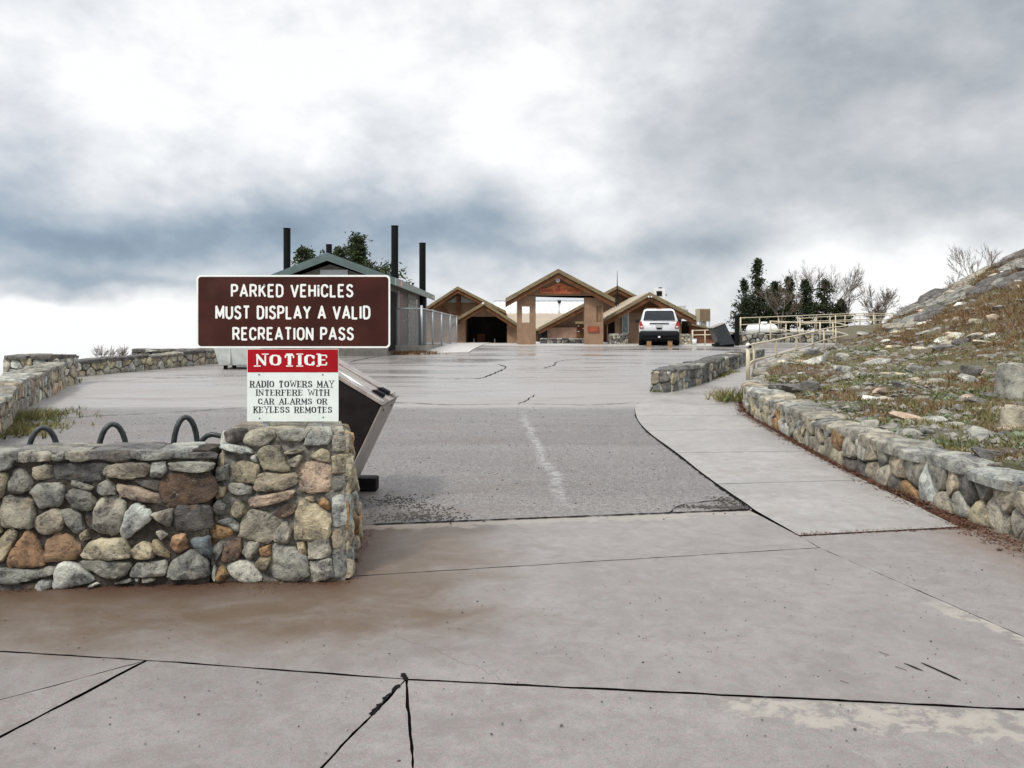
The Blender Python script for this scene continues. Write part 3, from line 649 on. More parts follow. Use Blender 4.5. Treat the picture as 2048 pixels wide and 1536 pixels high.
# second leg of the ramp, folding back to the left, and the pale pad before the lodge
poly = [(12.6, 30.3), (14.1, 31.6), (14.6, 33.5), (11.4, 36.2), (10.6, 35.2), (12.4, 33.0), (11.3, 31.7)]
slab('walk_slab', poly, lambda x, y: 1.06, 0.3, M['walk'], 0.004, 0.0015, walk, 71, cell=0, step=0.2, side=0)
slab('concrete_pad', [(-3.35, 29.0), (-1.6, 29.6), (-1.2, 45.5), (-3.3, 45.5)], lambda x, y: lot(y)+0.05, 0.12, M['pad'], 0, 0.004, None, 3, cell=1.0, step=0.3, side=0)['kind'] = 'structure'
slab('concrete_forecourt', [(-2.4, 38.2), (11.8, 36.6), (14, 60), (-2.4, 60)], lambda x, y: lot(y)+0.025, 0.1, M['pad'], 0, 0.004, None, 3, cell=2.0, step=0.3, side=0)['kind'] = 'structure'

# hillside
REX = catmull([(4.15, -4), (4.1, 3), (3.9, 5.2), (3.87, 6.9), (3.77, 7.9), (3.77, 9.1), (3.87, 11), (4.02, 13.5), (4.28, 14.8), (4.68, 16.0), (5.42, 18.0), (6.5, 20.2), (7.7, 22.2), (9.1, 24.7), (10.2, 26.8), (11.6, 29.2), (12.3, 30.4)], 5)
_rx = np.array([p.x for p in REX]); _ry = np.array([p.y for p in REX])
def edge_x(y):
    if y <= 30.4: return float(np.interp(y, _ry, _rx))
    return float(np.interp(y, [30.4, 31.5, 34, 38.4, 38.6, 70], [12.3, 14.4, 14.9, 15.2, 15.0, 15.0]))
ys = np.r_[np.arange(-4, 12, 0.16), np.arange(12, 32, 0.25), np.arange(32, 62, 0.8)]
us = np.linspace(0, 1, 120)**1.6
XX = np.zeros((len(ys), len(us))); YY = XX.copy()
for j, y in enumerate(ys):
    e = edge_x(y)+(0.30 if y < 30 else 0.0); XX[j] = e+(42-e)*us; YY[j] = y
ZZ = hill_np(XX, YY)
rough = np.array([[mnoise.fractal(Vector((a*0.9, b*0.9, 0)), 0.7, 2.0, 5) for a, b in zip(r1, r2)] for r1, r2 in zip(XX, YY)])
ZZ = ZZ+rough*0.05*np.clip((XX-4.5)/3, 0.3, 2.2)
v = np.c_[XX.ravel(), YY.ravel(), ZZ.ravel()]; n = len(us)
f = [(j*n+i, j*n+i+1, (j+1)*n+i+1, (j+1)*n+i) for j in range(len(ys)-1) for i in range(n-1)]
_nb = len(v); sk = v[np.arange(len(ys))*n].copy(); sk[:, 2] = -.3; v = np.vstack([v, sk])
f += [(j*n, (j+1)*n, _nb+j+1, _nb+j) for j in range(len(ys)-1)]
setp(link_mesh('hillside', v, f, M['soil'], smooth=True), kind='structure')
# terrace behind the far retaining wall
v, f = grid_mesh(np.linspace(10.8, 44, 30).tolist(), np.linspace(38.5, 66, 24).tolist(), lambda x, y: 1.46+0.12*mnoise.noise(Vector((x*.3, y*.3, 2))))
setp(link_mesh('terrace_ground', v, f, M['soil'], smooth=True), kind='structure')

# ------------------------------------------------------------------ stones
PAL = {'g': (.30, .295, .27), 't': (.37, .335, .275), 'y': (.40, .355, .26), 'o': (.40, .25, .125), 'p': (.43, .33, .26), 'w': (.45, .455, .43),
       'd': (.13, .122, .12), 'D': (.105, .072, .056), 'b': (.17, .195, .215), 'B': (.32, .205, .13)}
def clip(poly, n, c):
    out = []; k = len(poly)
    for i in range(k):
        a = poly[i]; b = poly[(i+1) % k]; da = a[0]*n[0]+a[1]*n[1]-c; db = b[0]*n[0]+b[1]*n[1]-c
        if da <= 0: out.append(a)
        if (da < 0 < db) or (db < 0 < da):
            t = da/(da-db); out.append((a[0]+(b[0]-a[0])*t, a[1]+(b[1]-a[1])*t))
    return out
def cells(L, H, sx, sy, rr, jit=0.42, t0=0.0):
    rows = max(1, round(H/sy)); pts = []
    for r in range(rows):
        n = max(1, round(L/(sx*rr.uniform(0.9, 1.12))))
        ph = 0.5*(r % 2)
        for i in range(-1, n+2):
            pts.append(((i+ph+rr.uniform(-jit, jit))*L/n, t0+(r+0.5+rr.uniform(-jit, jit)*0.8)*H/rows))
    out = []; R2 = (3.2*max(sx, sy))**2
    for i, p in enumerate(pts):
        poly = [(0, t0), (L, t0), (L, t0+H), (0, t0+H)]
        for j, q in enumerate(pts):
            if i == j: continue
            dx, dy = q[0]-p[0], q[1]-p[1]
            if dx*dx+dy*dy > R2: continue
            poly = clip(poly, (dx, dy), (q[0]**2+q[1]**2-p[0]**2-p[1]**2)/2)
            if len(poly) < 3: break
        if len(poly) >= 3:
            xs_ = [a[0] for a in poly]; ys_ = [a[1] for a in poly]
            if max(xs_)-min(xs_) > sx*0.25 and max(ys_)-min(ys_) > sy*0.25: out.append(poly)
    return out
def resample(poly, n, rr, jit):
    """outline with its corners kept (slightly blunted) and long edges broken up unevenly"""
    k = len(poly); per = sum(math.dist(poly[i], poly[(i+1) % k]) for i in range(k)); out = []
    for i in range(k):
        a, b, c = poly[i-1], poly[i], poly[(i+1) % k]; la = math.dist(a, b); lb = math.dist(b, c)
        if la < 1e-6 or lb < 1e-6: continue
        ca = min(.25, .028*per/la); cb = min(.25, .028*per/lb)
        out.append((b[0]+(a[0]-b[0])*ca*rr.uniform(.5, 1.2), b[1]+(a[1]-b[1])*ca*rr.uniform(.5, 1.2)))
        out.append((b[0]+(c[0]-b[0])*cb*rr.uniform(.5, 1.2), b[1]+(c[1]-b[1])*cb*rr.uniform(.5, 1.2)))
        m_ = int(lb*n/per-.6)
        for q in range(m_):
            t = (q+1)/(m_+1)+rr.uniform(-.1, .1)/(m_+1); t = cb+(1-2*cb)*t; out.append((b[0]+(c[0]-b[0])*t, b[1]+(c[1]-b[1])*t))
    n = len(out); cx = sum(p[0] for p in out)/n; cy = sum(p[1] for p in out)/n
    return [(cx+(x-cx)*(1+s_), cy+(y-cy)*(1+s_)) for (x, y), s_ in ((p, rr.uniform(-jit, jit)) for p in out)], (cx, cy)
def stone(poly, mapf, depth, rr, parent, color, mat=None, shrink=0.9, n=10, back=0.03, rings=((1.0, 0.5), (0.93, 0.92), (0.6, 1.0)), name='stone', jit=0.03, rough=0.06):
    P, c = resample(poly, n, rr, jit); n = len(P)
    P = [(c[0]+(p[0]-c[0])*shrink, c[1]+(p[1]-c[1])*shrink) for p in P]
    sc_ = max(math.dist(p, c) for p in P)
    # a broken face: the lowest of a few tilted planes
    pls = [(rr.gauss(0, .34), rr.gauss(0, .34), rr.uniform(.92, 1.12)) for _ in range(3)]+[(rr.gauss(0, .12), rr.gauss(0, .12), 1.0)]
    so_ = rr.uniform(0, 99)
    def face(q):
        u, w = (q[0]-c[0])/sc_, (q[1]-c[1])/sc_; return max(.25, min(h_+u*a_+w*b_ for a_, b_, h_ in pls))
    v = [mapf(p[0], p[1], -back) for p in P]
    for s_, d_ in rings:
        k_ = max(0.0, (.97-s_)*2.2); sm_ = P
        if s_ < .97 and n < 17: sm_ = [((P[i-1][0]+p[0]*4+P[(i+1) % n][0])/6, (P[i-1][1]+p[1]*4+P[(i+1) % n][1])/6) for i, p in enumerate(P)]
        elif s_ < .97:       # inner rings forget the ragged outline, so no ridges run to the middle
            sm_ = [((P[i-2][0]+P[i-1][0]+p[0]+P[(i+1) % n][0]+P[(i+2) % n][0])/5, (P[i-2][1]+P[i-1][1]+p[1]+P[(i+1) % n][1]+P[(i+2) % n][1])/5) for i, p in enumerate(P)]
        for p in sm_:
            w_ = .02+.05*min(1, k_)
            q = (c[0]+(p[0]-c[0])*s_*(1+rr.uniform(-w_, w_)), c[1]+(p[1]-c[1])*s_*(1+rr.uniform(-w_, w_)))
            nz_ = mnoise.noise(Vector((q[0]*22+so_, q[1]*22, so_)))*rough*2.6
            v.append(mapf(q[0], q[1], depth*(d_*face(q)+nz_+rr.uniform(-rough, rough)*.25)))
    v.append(mapf(c[0], c[1], depth*rings[-1][1]*face(c)))
    f = []
    for r in range(len(rings)):
        for i in range(n): f.append((r*n+i, r*n+(i+1) % n, (r+1)*n+(i+1) % n, (r+1)*n+i))
    r = len(rings)
    for i in range(n): f.append((r*n+i, r*n+(i+1) % n, len(v)-1))
    a, b, cc = (Vector(v[k]) for k in f[-1]); out = Vector(mapf(c[0], c[1], 1))-Vector(mapf(c[0], c[1], 0))
    if (b-a).cross(cc-a).dot(out) < 0: f = [tuple(reversed(q)) for q in f]
    g_ = rr.uniform(.78, 1.22); w_ = rr.uniform(-.05, .05)
    cv = (max(0.02, color[0]*g_*(1+w_)), max(0.02, color[1]*g_), max(0.02, color[2]*g_*(1-w_)))
    o = link_mesh(name, v, f, mat or M['stone'], parent, smooth=True, color=cv)
    try: o.data.set_sharp_from_angle(angle=math.radians(42))
    except Exception: pass
    return o
def pick(rr, s): return PAL[rr.choice(s)]
class Path:
    def __init__(s, pts):
        s.p = [Vector(p) for p in pts]; s.d = [0]
        for a, b in zip(s.p[:-1], s.p[1:]): s.d.append(s.d[-1]+(b-a).length)
        s.L = s.d[-1]; s.n = []
        for i in range(len(s.p)):
            t = (s.p[min(i+1, len(s.p)-1)]-s.p[max(i-1, 0)]).normalized(); s.n.append(Vector((-t.y, t.x)))
    def at(s, d):
        i = 0
        while i < len(s.d)-2 and d > s.d[i+1]: i += 1
        t = (d-s.d[i])/(s.d[i+1]-s.d[i]); return s.p[i].lerp(s.p[i+1], t), s.n[i].lerp(s.n[i+1], max(0, min(1, t))).normalized()
def stone_wall(name, label, pts, hf, thick, sides, sx, sy, pal, group, seed, zb=lot, capw=0.42, cap_pal='ggdt', ends=(), depth=0.05, capd=0.07, cat='stone wall', mortar='mortar', gap=0.9, wn=10):
    rr = random.Random(seed); pa = Path(pts); m0, _ = pa.at(pa.L/2)
    root = thing(name, label, cat, (m0.x, m0.y, zb(m0.x, m0.y) if zb is not lot else lot(m0.y)), group)
    Z = (lambda p: lot(p.y)) if zb is lot else (lambda p: zb(p.x, p.y))
    k = max(2, int(pa.L/0.3)); v = []
    for i in range(k+1):
        s_ = pa.L*i/k; p, n_ = pa.at(s_); z0 = Z(p)-0.15; z1 = Z(p)+hf(s_)-capd*0.6; w = thick/2-0.02
        for a, z in ((-w, z0), (-w, z1), (w, z1), (w, z0)):
            j = 0.008*mnoise.noise(Vector((s_*7, a*20, z*9))); v.append((p.x+n_.x*(a+j), p.y+n_.y*(a+j), z+j))
    f = [(i*4+q, i*4+(q+1) % 4, (i+1)*4+(q+1) % 4, (i+1)*4+q) for i in range(k) for q in range(4)]+[(3, 2, 1, 0), (k*4, k*4+1, k*4+2, k*4+3)]
    mb = MB(); mb.add(v, f); mb.build('mortar_core', M[mortar], root)
    hm = sum(hf(pa.L*q/10) for q in range(11))/11-capd*0.8
    for sd_ in sides:
        def mp(s_, t, d, sd_=sd_):
            p, n_ = pa.at(s_); q = p+n_*sd_*(thick/2-0.02+d)
            return (q.x, q.y, Z(p)-0.03+t*(hf(s_)-capd*0.8+0.03)/hm)
        for c in cells(pa.L, hm, sx, sy, rr):
            stone(c, mp, depth*rr.uniform(.7, 1.25), rr, root, pick(rr, pal), shrink=gap*rr.uniform(.95, 1.03), n=wn)
    for e in ends:
        s_ = 0.0 if e < 0 else pa.L; p, n_ = pa.at(s_); t_ = Vector((n_.y, -n_.x))*e
        def mp(a, t, d): q = p+n_*(a-thick/2)+t_*(d); return (q.x, q.y, Z(p)-0.03+t)
        for c in cells(thick, hf(s_)-capd*0.8+0.03, sx*1.1, sy*1.2, rr):
            stone(c, mp, depth, rr, root, pick(rr, pal), shrink=gap, n=wn)
    s_ = 0.0
    while s_ < pa.L-0.08:
        w = min(capw*rr.uniform(.55, 1.45), pa.L-s_); w2 = thick/2+0.03+rr.uniform(0, .05)
        poly = [(s_, -w2), (s_+w, -w2-rr.uniform(-.03, .03)), (s_+w+rr.uniform(-.03, .03), w2), (s_+rr.uniform(-.03, .03), w2+rr.uniform(-.03, .03))]
        dz = rr.uniform(-.018, .018); sl = rr.uniform(-.03, .03)
        def mp(a, b, d):
            aa = max(0, min(pa.L, a)); p, n_ = pa.at(aa); q = p+n_*b
            if a < 0 or a > pa.L: q = q+Vector((n_.y, -n_.x))*(a-aa)
            return (q.x, q.y, Z(p)+hf(aa)-capd+dz+sl*(a-s_)+d)
        stone(poly, mp, capd*rr.uniform(.8, 1.3), rr, root, tuple(q*.78 for q in pick(rr, cap_pal)), shrink=0.975, n=wn+2, rings=((1.02, .35), (1.0, .8), (.9, 1.0), (.5, 1.02)), jit=0.03, rough=0.08, back=0.02, name='capstone')
        s_ += w
    return root

# --- foreground wall: the stones are laid out as they lie in the wall
A0 = Vector((-3.17, 4.97)); A1 = Vector((-1.885, 5.10)); AT = (A1-A0).normalized(); AN = Vector((AT.y, -AT.x))   # face direction, towards the apron
fw = thing('stone_wall', 'low mortared fieldstone wall in the left foreground, in front of the bicycle rack', 'stone wall', (-3.2, 5.15, 0))
WH = 0.865
def wall_pt(s_, t, d): q = A0+AT*s_+AN*d; return (q.x, q.y, t)
def wall_px(px, py):     # ray on the face plane
    u = (px-1024)/F; t_ = (A0.x-u*A0.y)/(u*AT.y-AT.x); D = A0.y+AT.y*t_; return t_, CH+(HY-py)*D/F
mb = MB(); cx = []
Lw = (A1-A0).length-0.035
for s0, s1 in ((-4.2, Lw),):
    k = 60; v = []
    for i in range(k+1):
        s_ = s0+(s1-s0)*i/k
        for d, z in ((0.0, -0.1), (0.0, WH-0.03), (-0.34, WH-0.03), (-0.34, -0.1)):
            j = 0.012*mnoise.noise(Vector((s_*5, d*9, z*8)))
            q = A0+AT*s_+AN*(d+j); v.append((q.x, q.y, z+(j if z > 0 else 0)))
    f = [(i*4+q, i*4+(q+1) % 4, (i+1)*4+(q+1) % 4, (i+1)*4+q) for i in range(k) for q in range(4)]+[(3, 2, 1, 0), (k*4, k*4+1, k*4+2, k*4+3)]
    mb.add(v, f)
mb.build('mortar_core', M['mortar'], fw)
# mortar bed with its own relief on the face
xs = np.linspace(-1.2, Lw-0.02, 150); zs = np.linspace(-0.02, WH-0.02, 60); v = []
for z in zs:
    for x in xs:
        j = 0.010+0.014*mnoise.fractal(Vector((x*9, z*9, 0)), .7, 2, 4); v.append(wall_pt(x, z, j))
n = len(xs); f = [(j*n+i, j*n+i+1, (j+1)*n+i+1, (j+1)*n+i) for j in range(len(zs)-1) for i in range(n-1)]
link_mesh('mortar_bed', v, f, M['mortar'], fw, smooth=True)
C6 = """g 0,335 130,330 140,350 100,460 0,485
g 150,345 420,330 420,400 300,410 160,415
g 440,335 535,335 535,400 450,408
t 590,330 770,330 770,390 690,405 590,408
d 775,330 1075,335 1065,390 930,415 790,385
g 1090,325 1410,325 1400,385 1160,400 1095,370
d 1420,345 1698,340 1740,350 1740,385 1440,390
y 0,510 60,515 70,560 40,680 0,715
g 130,490 170,480 215,500 270,580 250,630 190,660 100,650 88,600
t 285,465 400,435 430,470 430,545 310,560 280,530
d 455,435 860,432 870,540 730,570 470,545
t 890,450 1000,430 1200,430 1215,460 1180,520 1070,545 890,525
g 1240,425 1335,418 1355,480 1310,535 1230,535
g 1390,425 1600,415 1720,430 1700,480 1620,495 1400,480
g 280,650 320,600 480,590 520,620 525,700 490,760 350,780 300,700
g 550,690 600,630 720,650 780,730 740,800 620,790
g 805,640 820,590 890,560 945,620 940,670 830,675
p 965,600 1100,610 1280,680 1295,745 1130,725 1000,680
D 1305,590 1400,520 1560,500 1698,520 1745,620 1700,710 1560,745 1370,775 1320,690
t 40,740 80,700 270,710 285,880 265,940 60,925 30,850
t 310,870 440,800 510,820 525,920 490,970 350,1000 305,940
g 520,810 620,800 665,850 695,950 650,990 600,970 540,880
t 790,800 830,715 960,700 1020,770 960,995 850,970 780,930
w 990,980 1050,800 1110,755 1215,820 1210,890 1060,1010 1010,1030
g 1240,835 1400,795 1400,860 1375,935 1300,880
d 1420,900 1440,785 1600,770 1700,780 1710,930 1560,965 1425,955
y -60,850 15,870 22,980 -60,990
y -20,1090 90,950 150,1000 130,1060 40,1210 -20,1215
B 80,1200 120,1130 240,980 280,1000 360,1160 360,1240 250,1255 90,1250
B 380,1210 400,1060 480,1000 560,1010 650,1090 655,1160 600,1195 400,1220
y 690,1170 750,1060 850,1040 1000,1040 1050,1110 1045,1180 850,1190
y 660,1000 710,960 745,1030 690,1040
y 1080,1180 1090,1110 1170,1060 1240,1090 1250,1180 1150,1190
y 1250,1050 1290,1055 1375,1150 1370,1185 1260,1150
w 1270,980 1310,970 1360,1000 1310,1045
B 1400,1080 1420,1010 1500,1000 1530,1100 1450,1145 1410,1110
b 1560,1040 1698,1020 1720,1200 1620,1130
g -60,1270 320,1290 325,1340 120,1390 -60,1385
g 330,1290 400,1260 470,1270 460,1310 340,1340
w 300,1420 340,1370 430,1370 420,1430 310,1440
w 450,1425 480,1290 520,1220 640,1250 770,1350 700,1390 520,1425
g 660,1240 740,1200 900,1205 1060,1235 1000,1330 900,1340 800,1310
w 1085,1290 1130,1230 1290,1220 1345,1210 1340,1325 1090,1330
g 1380,1340 1410,1220 1560,1130 1660,1190 1690,1330 1500,1350
d -60,1400 290,1395 290,1440 -60,1455
w 735,1410 790,1385 825,1395 760,1415
g 940,1390 1060,1350 1070,1378 950,1398
g 1165,1350 1250,1345 1260,1372 1170,1380
g 1100,1350 1140,1345 1135,1382 1105,1384
d 770,1240 800,1200 830,1200 810,1250
g 600,560 680,585 760,620 740,640 600,610
d 700,820 770,830 770,960 720,930
d 1100,560 1290,570 1280,650 1140,600
g 560,250 700,250 700,250 560,250"""
C7 = """d 290,250 330,225 420,215 445,240 420,300 340,325 300,310
t 425,320 460,250 530,225 640,235 660,260 620,330 520,355
g 680,240 760,225 870,220 900,260 860,310 720,310
g 900,340 905,270 990,215 1075,215 1090,260 1070,330 1000,345
w 255,370 280,330 470,365 490,410 380,405
w 480,430 520,420 530,480 490,475
y 535,410 600,360 690,355 720,430 770,520 730,540 580,520
y 740,400 820,370 880,385 830,410 760,412
t 760,470 850,420 870,440 830,510 790,505
y 940,430 1020,370 1075,400 1080,480 960,445
y 350,540 370,490 430,470 535,500 520,630 380,620 345,590
t 525,650 540,580 600,560 710,570 815,560 820,640 700,690 530,690
p 835,540 850,500 1010,470 1075,520 1085,600 1075,690 890,700 840,620
w 315,670 330,640 430,640 490,670 480,710 370,725 320,700
g 222,520 300,500 300,600 222,620
y 205,720 235,665 285,670 270,730 215,755
p 480,760 500,740 640,720 800,690 760,760 620,800 500,820
g 195,810 230,765 285,810 260,880 205,870
y 325,830 370,780 420,810 440,860 390,900 335,880
D 640,880 750,800 810,800 830,850 740,900
y 820,1040 830,880 870,780 930,790 1040,850 1080,900 1060,1050 880,1060
t 400,1020 430,900 490,845 700,900 700,940 620,1090 480,1060 400,1040
o 1000,780 1030,745 1072,790 1070,840 1020,815
y 900,740 960,735 970,775 910,770
g 650,1050 680,990 740,930 790,1000 760,1080 700,1095
o 150,1000 200,950 330,985 330,1030 240,1060 160,1050
g 230,930 330,900 390,950 385,1010 350,990 240,940
D 270,1200 300,1080 390,1060 410,1160 370,1220 280,1235
g 415,1160 460,1090 540,1090 530,1170 480,1215
o 540,1140 620,1110 635,1180 560,1195
y 510,1250 560,1200 630,1200 600,1290 560,1310
g 625,1280 660,1120 700,1100 820,1150 900,1210 910,1340 780,1385 650,1340
y 830,1090 880,1080 910,1180 860,1180
g 920,1080 1060,1060 1080,1170 1060,1200 930,1210
w 930,1240 1080,1215 1105,1350 940,1390
w 295,1270 370,1230 480,1240 545,1340 540,1380 440,1395 350,1360
o 222,1320 250,1260 310,1330 260,1390 225,1385
g 180,1350 200,1260 218,1300 210,1390
g 190,1120 250,1090 260,1160 215,1230"""
rr = random.Random(5)
for ln in C6.splitlines():
    k, *ps = ln.split(); pl = [tuple(map(float, p.split(','))) for p in ps]
    pl = [wall_px(x/4.043, 820+y/4.043) for x, y in pl]
    if max(p[0] for p in pl)-min(p[0] for p in pl) < 0.02 or max(p[1] for p in pl)-min(p[1] for p in pl) < 0.01: continue
    cap = min(p[1] for p in pl) > 0.76
    stone(pl, wall_pt, rr.uniform(.045, .07) if k not in 'dD' else .03, rr, fw, PAL[k], n=26, shrink=1.15, back=0.0, rings=((1.0, .35), (.985, .72), (.90, .95), (.66, 1.0), (.36, 1.0)), jit=0.042, rough=0.10)
for c in cells(3.1, WH-0.03, 0.24, 0.17, rr):
    c = [(a-4.15, b) for a, b in c]
    if max(a for a, b in c) > -0.95 and False: continue
    stone(c, wall_pt, .045, rr, fw, pick(rr, 'ggtywd'), shrink=.86, back=0.0, n=12)
# flat bed stones on top
s_ = -4.2
while s_ < Lw-0.2:
    w = rr.uniform(.14, .42); w = min(w, Lw-0.1-s_)
    poly = [(s_, 0.035), (s_+w, 0.035), (s_+w, -0.36), (s_, -0.36)]
    stone(poly, lambda a, b, d: (lambda q: (q.x, q.y, WH-0.035+d))(A0+AT*a+AN*b), rr.uniform(.018, .036), rr, fw, PAL[rr.choice('gtgdtgw')], n=18, shrink=.985, rings=((1.0, .5), (.97, .95), (.7, 1.0), (.4, 1.02)), rough=.14, jit=.035, name='capstone')
    s_ += w+0.004
# --- pillar
PB = [Vector((-1.905, 5.125, 0)), Vector((-1.066, 5.135, 0)), Vector((-1.262, 6.6, 0)), Vector((-2.0, 6.5, 0))]
PT = [Vector((-1.86, 5.24, .935)), Vector((-1.095, 5.24, .935)), Vector((-1.245, 5.86, .935)), Vector((-1.95, 5.86, .935))]
pil = thing('stone_pillar', 'stout tapering fieldstone pillar under the brown sign, at the wall end', 'stone pillar', (-1.5, 5.6, 0))
def quadmap(b0, b1, t0, t1):
    n_ = (b1-b0).cross(t0-b0).normalized()
    H_ = (t0.z-b0.z)
    return (lambda a, b, d: tuple((b0.lerp(b1, a)).lerp(t0.lerp(t1, a), b)+n_*d)), n_
mb = MB(); faces4 = []
for i in range(4):
    mp, _ = quadmap(PB[i], PB[(i+1) % 4], PT[i], PT[(i+1) % 4])
    na, nb = 40, 44; v = []
    for b in range(nb):
        for a in range(na):
            e = min(a, na-1-a, nb-1-b) > 0
            j = 0.006+0.016*mnoise.fractal(Vector((a*.25+i*9, b*.25, 0)), .7, 2, 4) if e else 0
            v.append(mp(a/(na-1), b/(nb-1), j))
    mb.add(v, [(b*na+a, b*na+a+1, (b+1)*na+a+1, (b+1)*na+a) for b in range(nb-1) for a in range(na-1)])
mb.add([tuple(p) for p in PT], [(0, 1, 2, 3)])
link_mesh('mortar_core', mb.v, mb.f, M['mortar_pale'], pil, smooth=True)
mpF, nF = quadmap(PB[0], PB[1], PT[0], PT[1])
def pil_px(px, py):
    # intersect the pixel's ray with the leaning front face
    u = (px-1024)/F; w = (HY-py)/F; o_ = Vector((0, 0, CH)); r_ = Vector((u, 1, w))
    t_ = nF.dot(PB[0]-o_)/nF.dot(r_); q = o_+r_*t_; b = q.z/.935
    l = PB[0].lerp(PT[0], b).x; r2 = PB[1].lerp(PT[1], b).x; return ((q.x-l)/(r2-l), b)
ASP = (0.82, 0.935)
def mpF2(a, b, d): return mpF(a/ASP[0], b/ASP[1], d)
for ln in C7.splitlines():
    k, *ps = ln.split(); pl = [tuple(map(float, p.split(','))) for p in ps]
    pl = [pil_px(380+x/3.84, 800+y/3.84) for x, y in pl]; pl = [(a*ASP[0], b*ASP[1]) for a, b in pl]
    stone(pl, mpF2, rr.uniform(.045, .075), rr, pil, PAL[k], n=26, shrink=1.15, back=0.0, rings=((1.0, .35), (.985, .72), (.90, .95), (.66, 1.0), (.36, 1.0)), jit=0.042, rough=0.10)
for i, L_ in ((1, 1.25), (3, 1.2), (2, .75)):
    mp, _ = quadmap(PB[i], PB[(i+1) % 4], PT[i], PT[(i+1) % 4])
    for c in cells(L_, .935, 0.17 if i == 1 else .22, 0.16, rr):
        stone(c, lambda a, b, d, mp=mp, L_=L_: mp(a/L_, b/.935, d), rr.uniform(.03, .07), rr, pil, pick(rr, 'yygtopw'), n=12, shrink=.88, back=0.0)
# edge stones that round the front right corner
for z0, z1 in ((0.02, .2), (.2, .33), (.33, .55), (.56, .66), (.67, .80), (.81, .93)):
    e0 = PB[1].lerp(PT[1], z0/.935); e1 = PB[1].lerp(PT[1], z1/.935)
    def mp(a, b, d, e0=e0, e1=e1):
        p = e0.lerp(e1, b); ang = math.radians(-90+95*a/0.12)
        return (p.x-0.07+(.088+d)*math.cos(ang), p.y+0.078+(.088+d)*math.sin(ang), p.z)
    stone([(-.005, .02), (.06, .0), (.125, .03), (.13, .95), (.05, 1.0), (-.01, .93)], mp, .022, rr, pil, pick(rr, 'gytw'), n=14, shrink=.97, back=.02, rough=.1)
# top: thin bed of pale mortar and slabs
for k, (x0, x1) in enumerate(((0.0, .3), (.3, .66), (.66, 1.0))):
    poly = [(x0, 0), (x1, 0), (x1, 1), (x0, 1)]
    stone([(a*.78, b*.64) for a, b in poly], lambda a, b, d: tuple(PT[0].lerp(PT[1], a/.78).lerp(PT[3].lerp(PT[2], a/.78), b/.64)+Vector((0, 0, d-.01))), .03, rr, pil, PAL['tyt'[k]], n=14, shrink=1.0, rings=((1.0, .5), (.97, .95), (.6, 1.0)), rough=.08, jit=.02, name='capstone')

# --- the other stone walls
lerp = lambda a, b, t: a+(b-a)*max(0.0, min(1.0, t))
RW = [Vector(p) for p in REX if -0.5 < p[1] < 25]; RWc = []
for i, p in enumerate(RW):
    t = (RW[min(i+1, len(RW)-1)]-RW[max(i-1, 0)]).normalized(); RWc.append(p+Vector((t.y, -t.x))*0.2+Vector((0.02, 0)))
stone_wall('stone_wall', 'long curving fieldstone retaining wall between the sidewalk and the rocky slope', RWc,
           lambda s_: float(np.interp(s_, [0, 14, 16.6, 18.8, 21.2, 23.6, 26.4], [.47, .45, .37, .48, .53, .50, .42])), 0.38, (1,), 0.25, 0.22, 'ggttwttdygtyo', None, 11, capw=0.46, cap_pal='gttgw', depth=.07, capd=.09, gap=.95)
LW = [Vector(p) for p in ((3.38, 17.1), (4.05, 18.1), (4.8, 19.5), (5.7, 21.4), (6.8, 23.4), (8.0, 25.6))]; LWc = []
for i, p in enumerate(LW):
    t = (LW[min(i+1, len(LW)-1)]-LW[max(i-1, 0)]).normalized(); LWc.append(p+Vector((-t.y, t.x))*0.22)
stone_wall('stone_wall', 'dark mossy stone wall starting between the asphalt and the sidewalk, left of the beige handrail', [tuple(p) for p in catmull(LWc, 3)],
           lambda s_: lerp(.50, .42, s_/8), 0.46, (-1,), 0.2, 0.2, 'ddggtdygb', None, 12, capw=.5, cap_pal='dgd', ends=(-1,), depth=.06, gap=.95)
stone_wall('stone_wall', 'pale stone wall running to a capped pier at the left edge of the lot', [(-6.6, 9), (-7.6, 11.6), (-8.85, 13.9), (-10.25, 17.9)],
           lambda s_: lerp(.52, .60, s_/9), 0.5, (-1,), 0.26, 0.22, 'ttgywgyp', None, 13, capw=.5, cap_pal='tgw', depth=.055, gap=.95)
stone_wall('stone_wall', 'long low pale stone wall between the capped pier and the light grey bin', [(-11.5, 20.3), (-10.5, 22.3), (-9.3, 24.8), (-8.3, 27.4)],
           lambda s_: lerp(.40, .45, s_/6), 0.42, (-1,), 0.27, 0.2, 'ttgyywgy', None, 14, capw=.6, cap_pal='dgt', depth=.055, gap=.93)
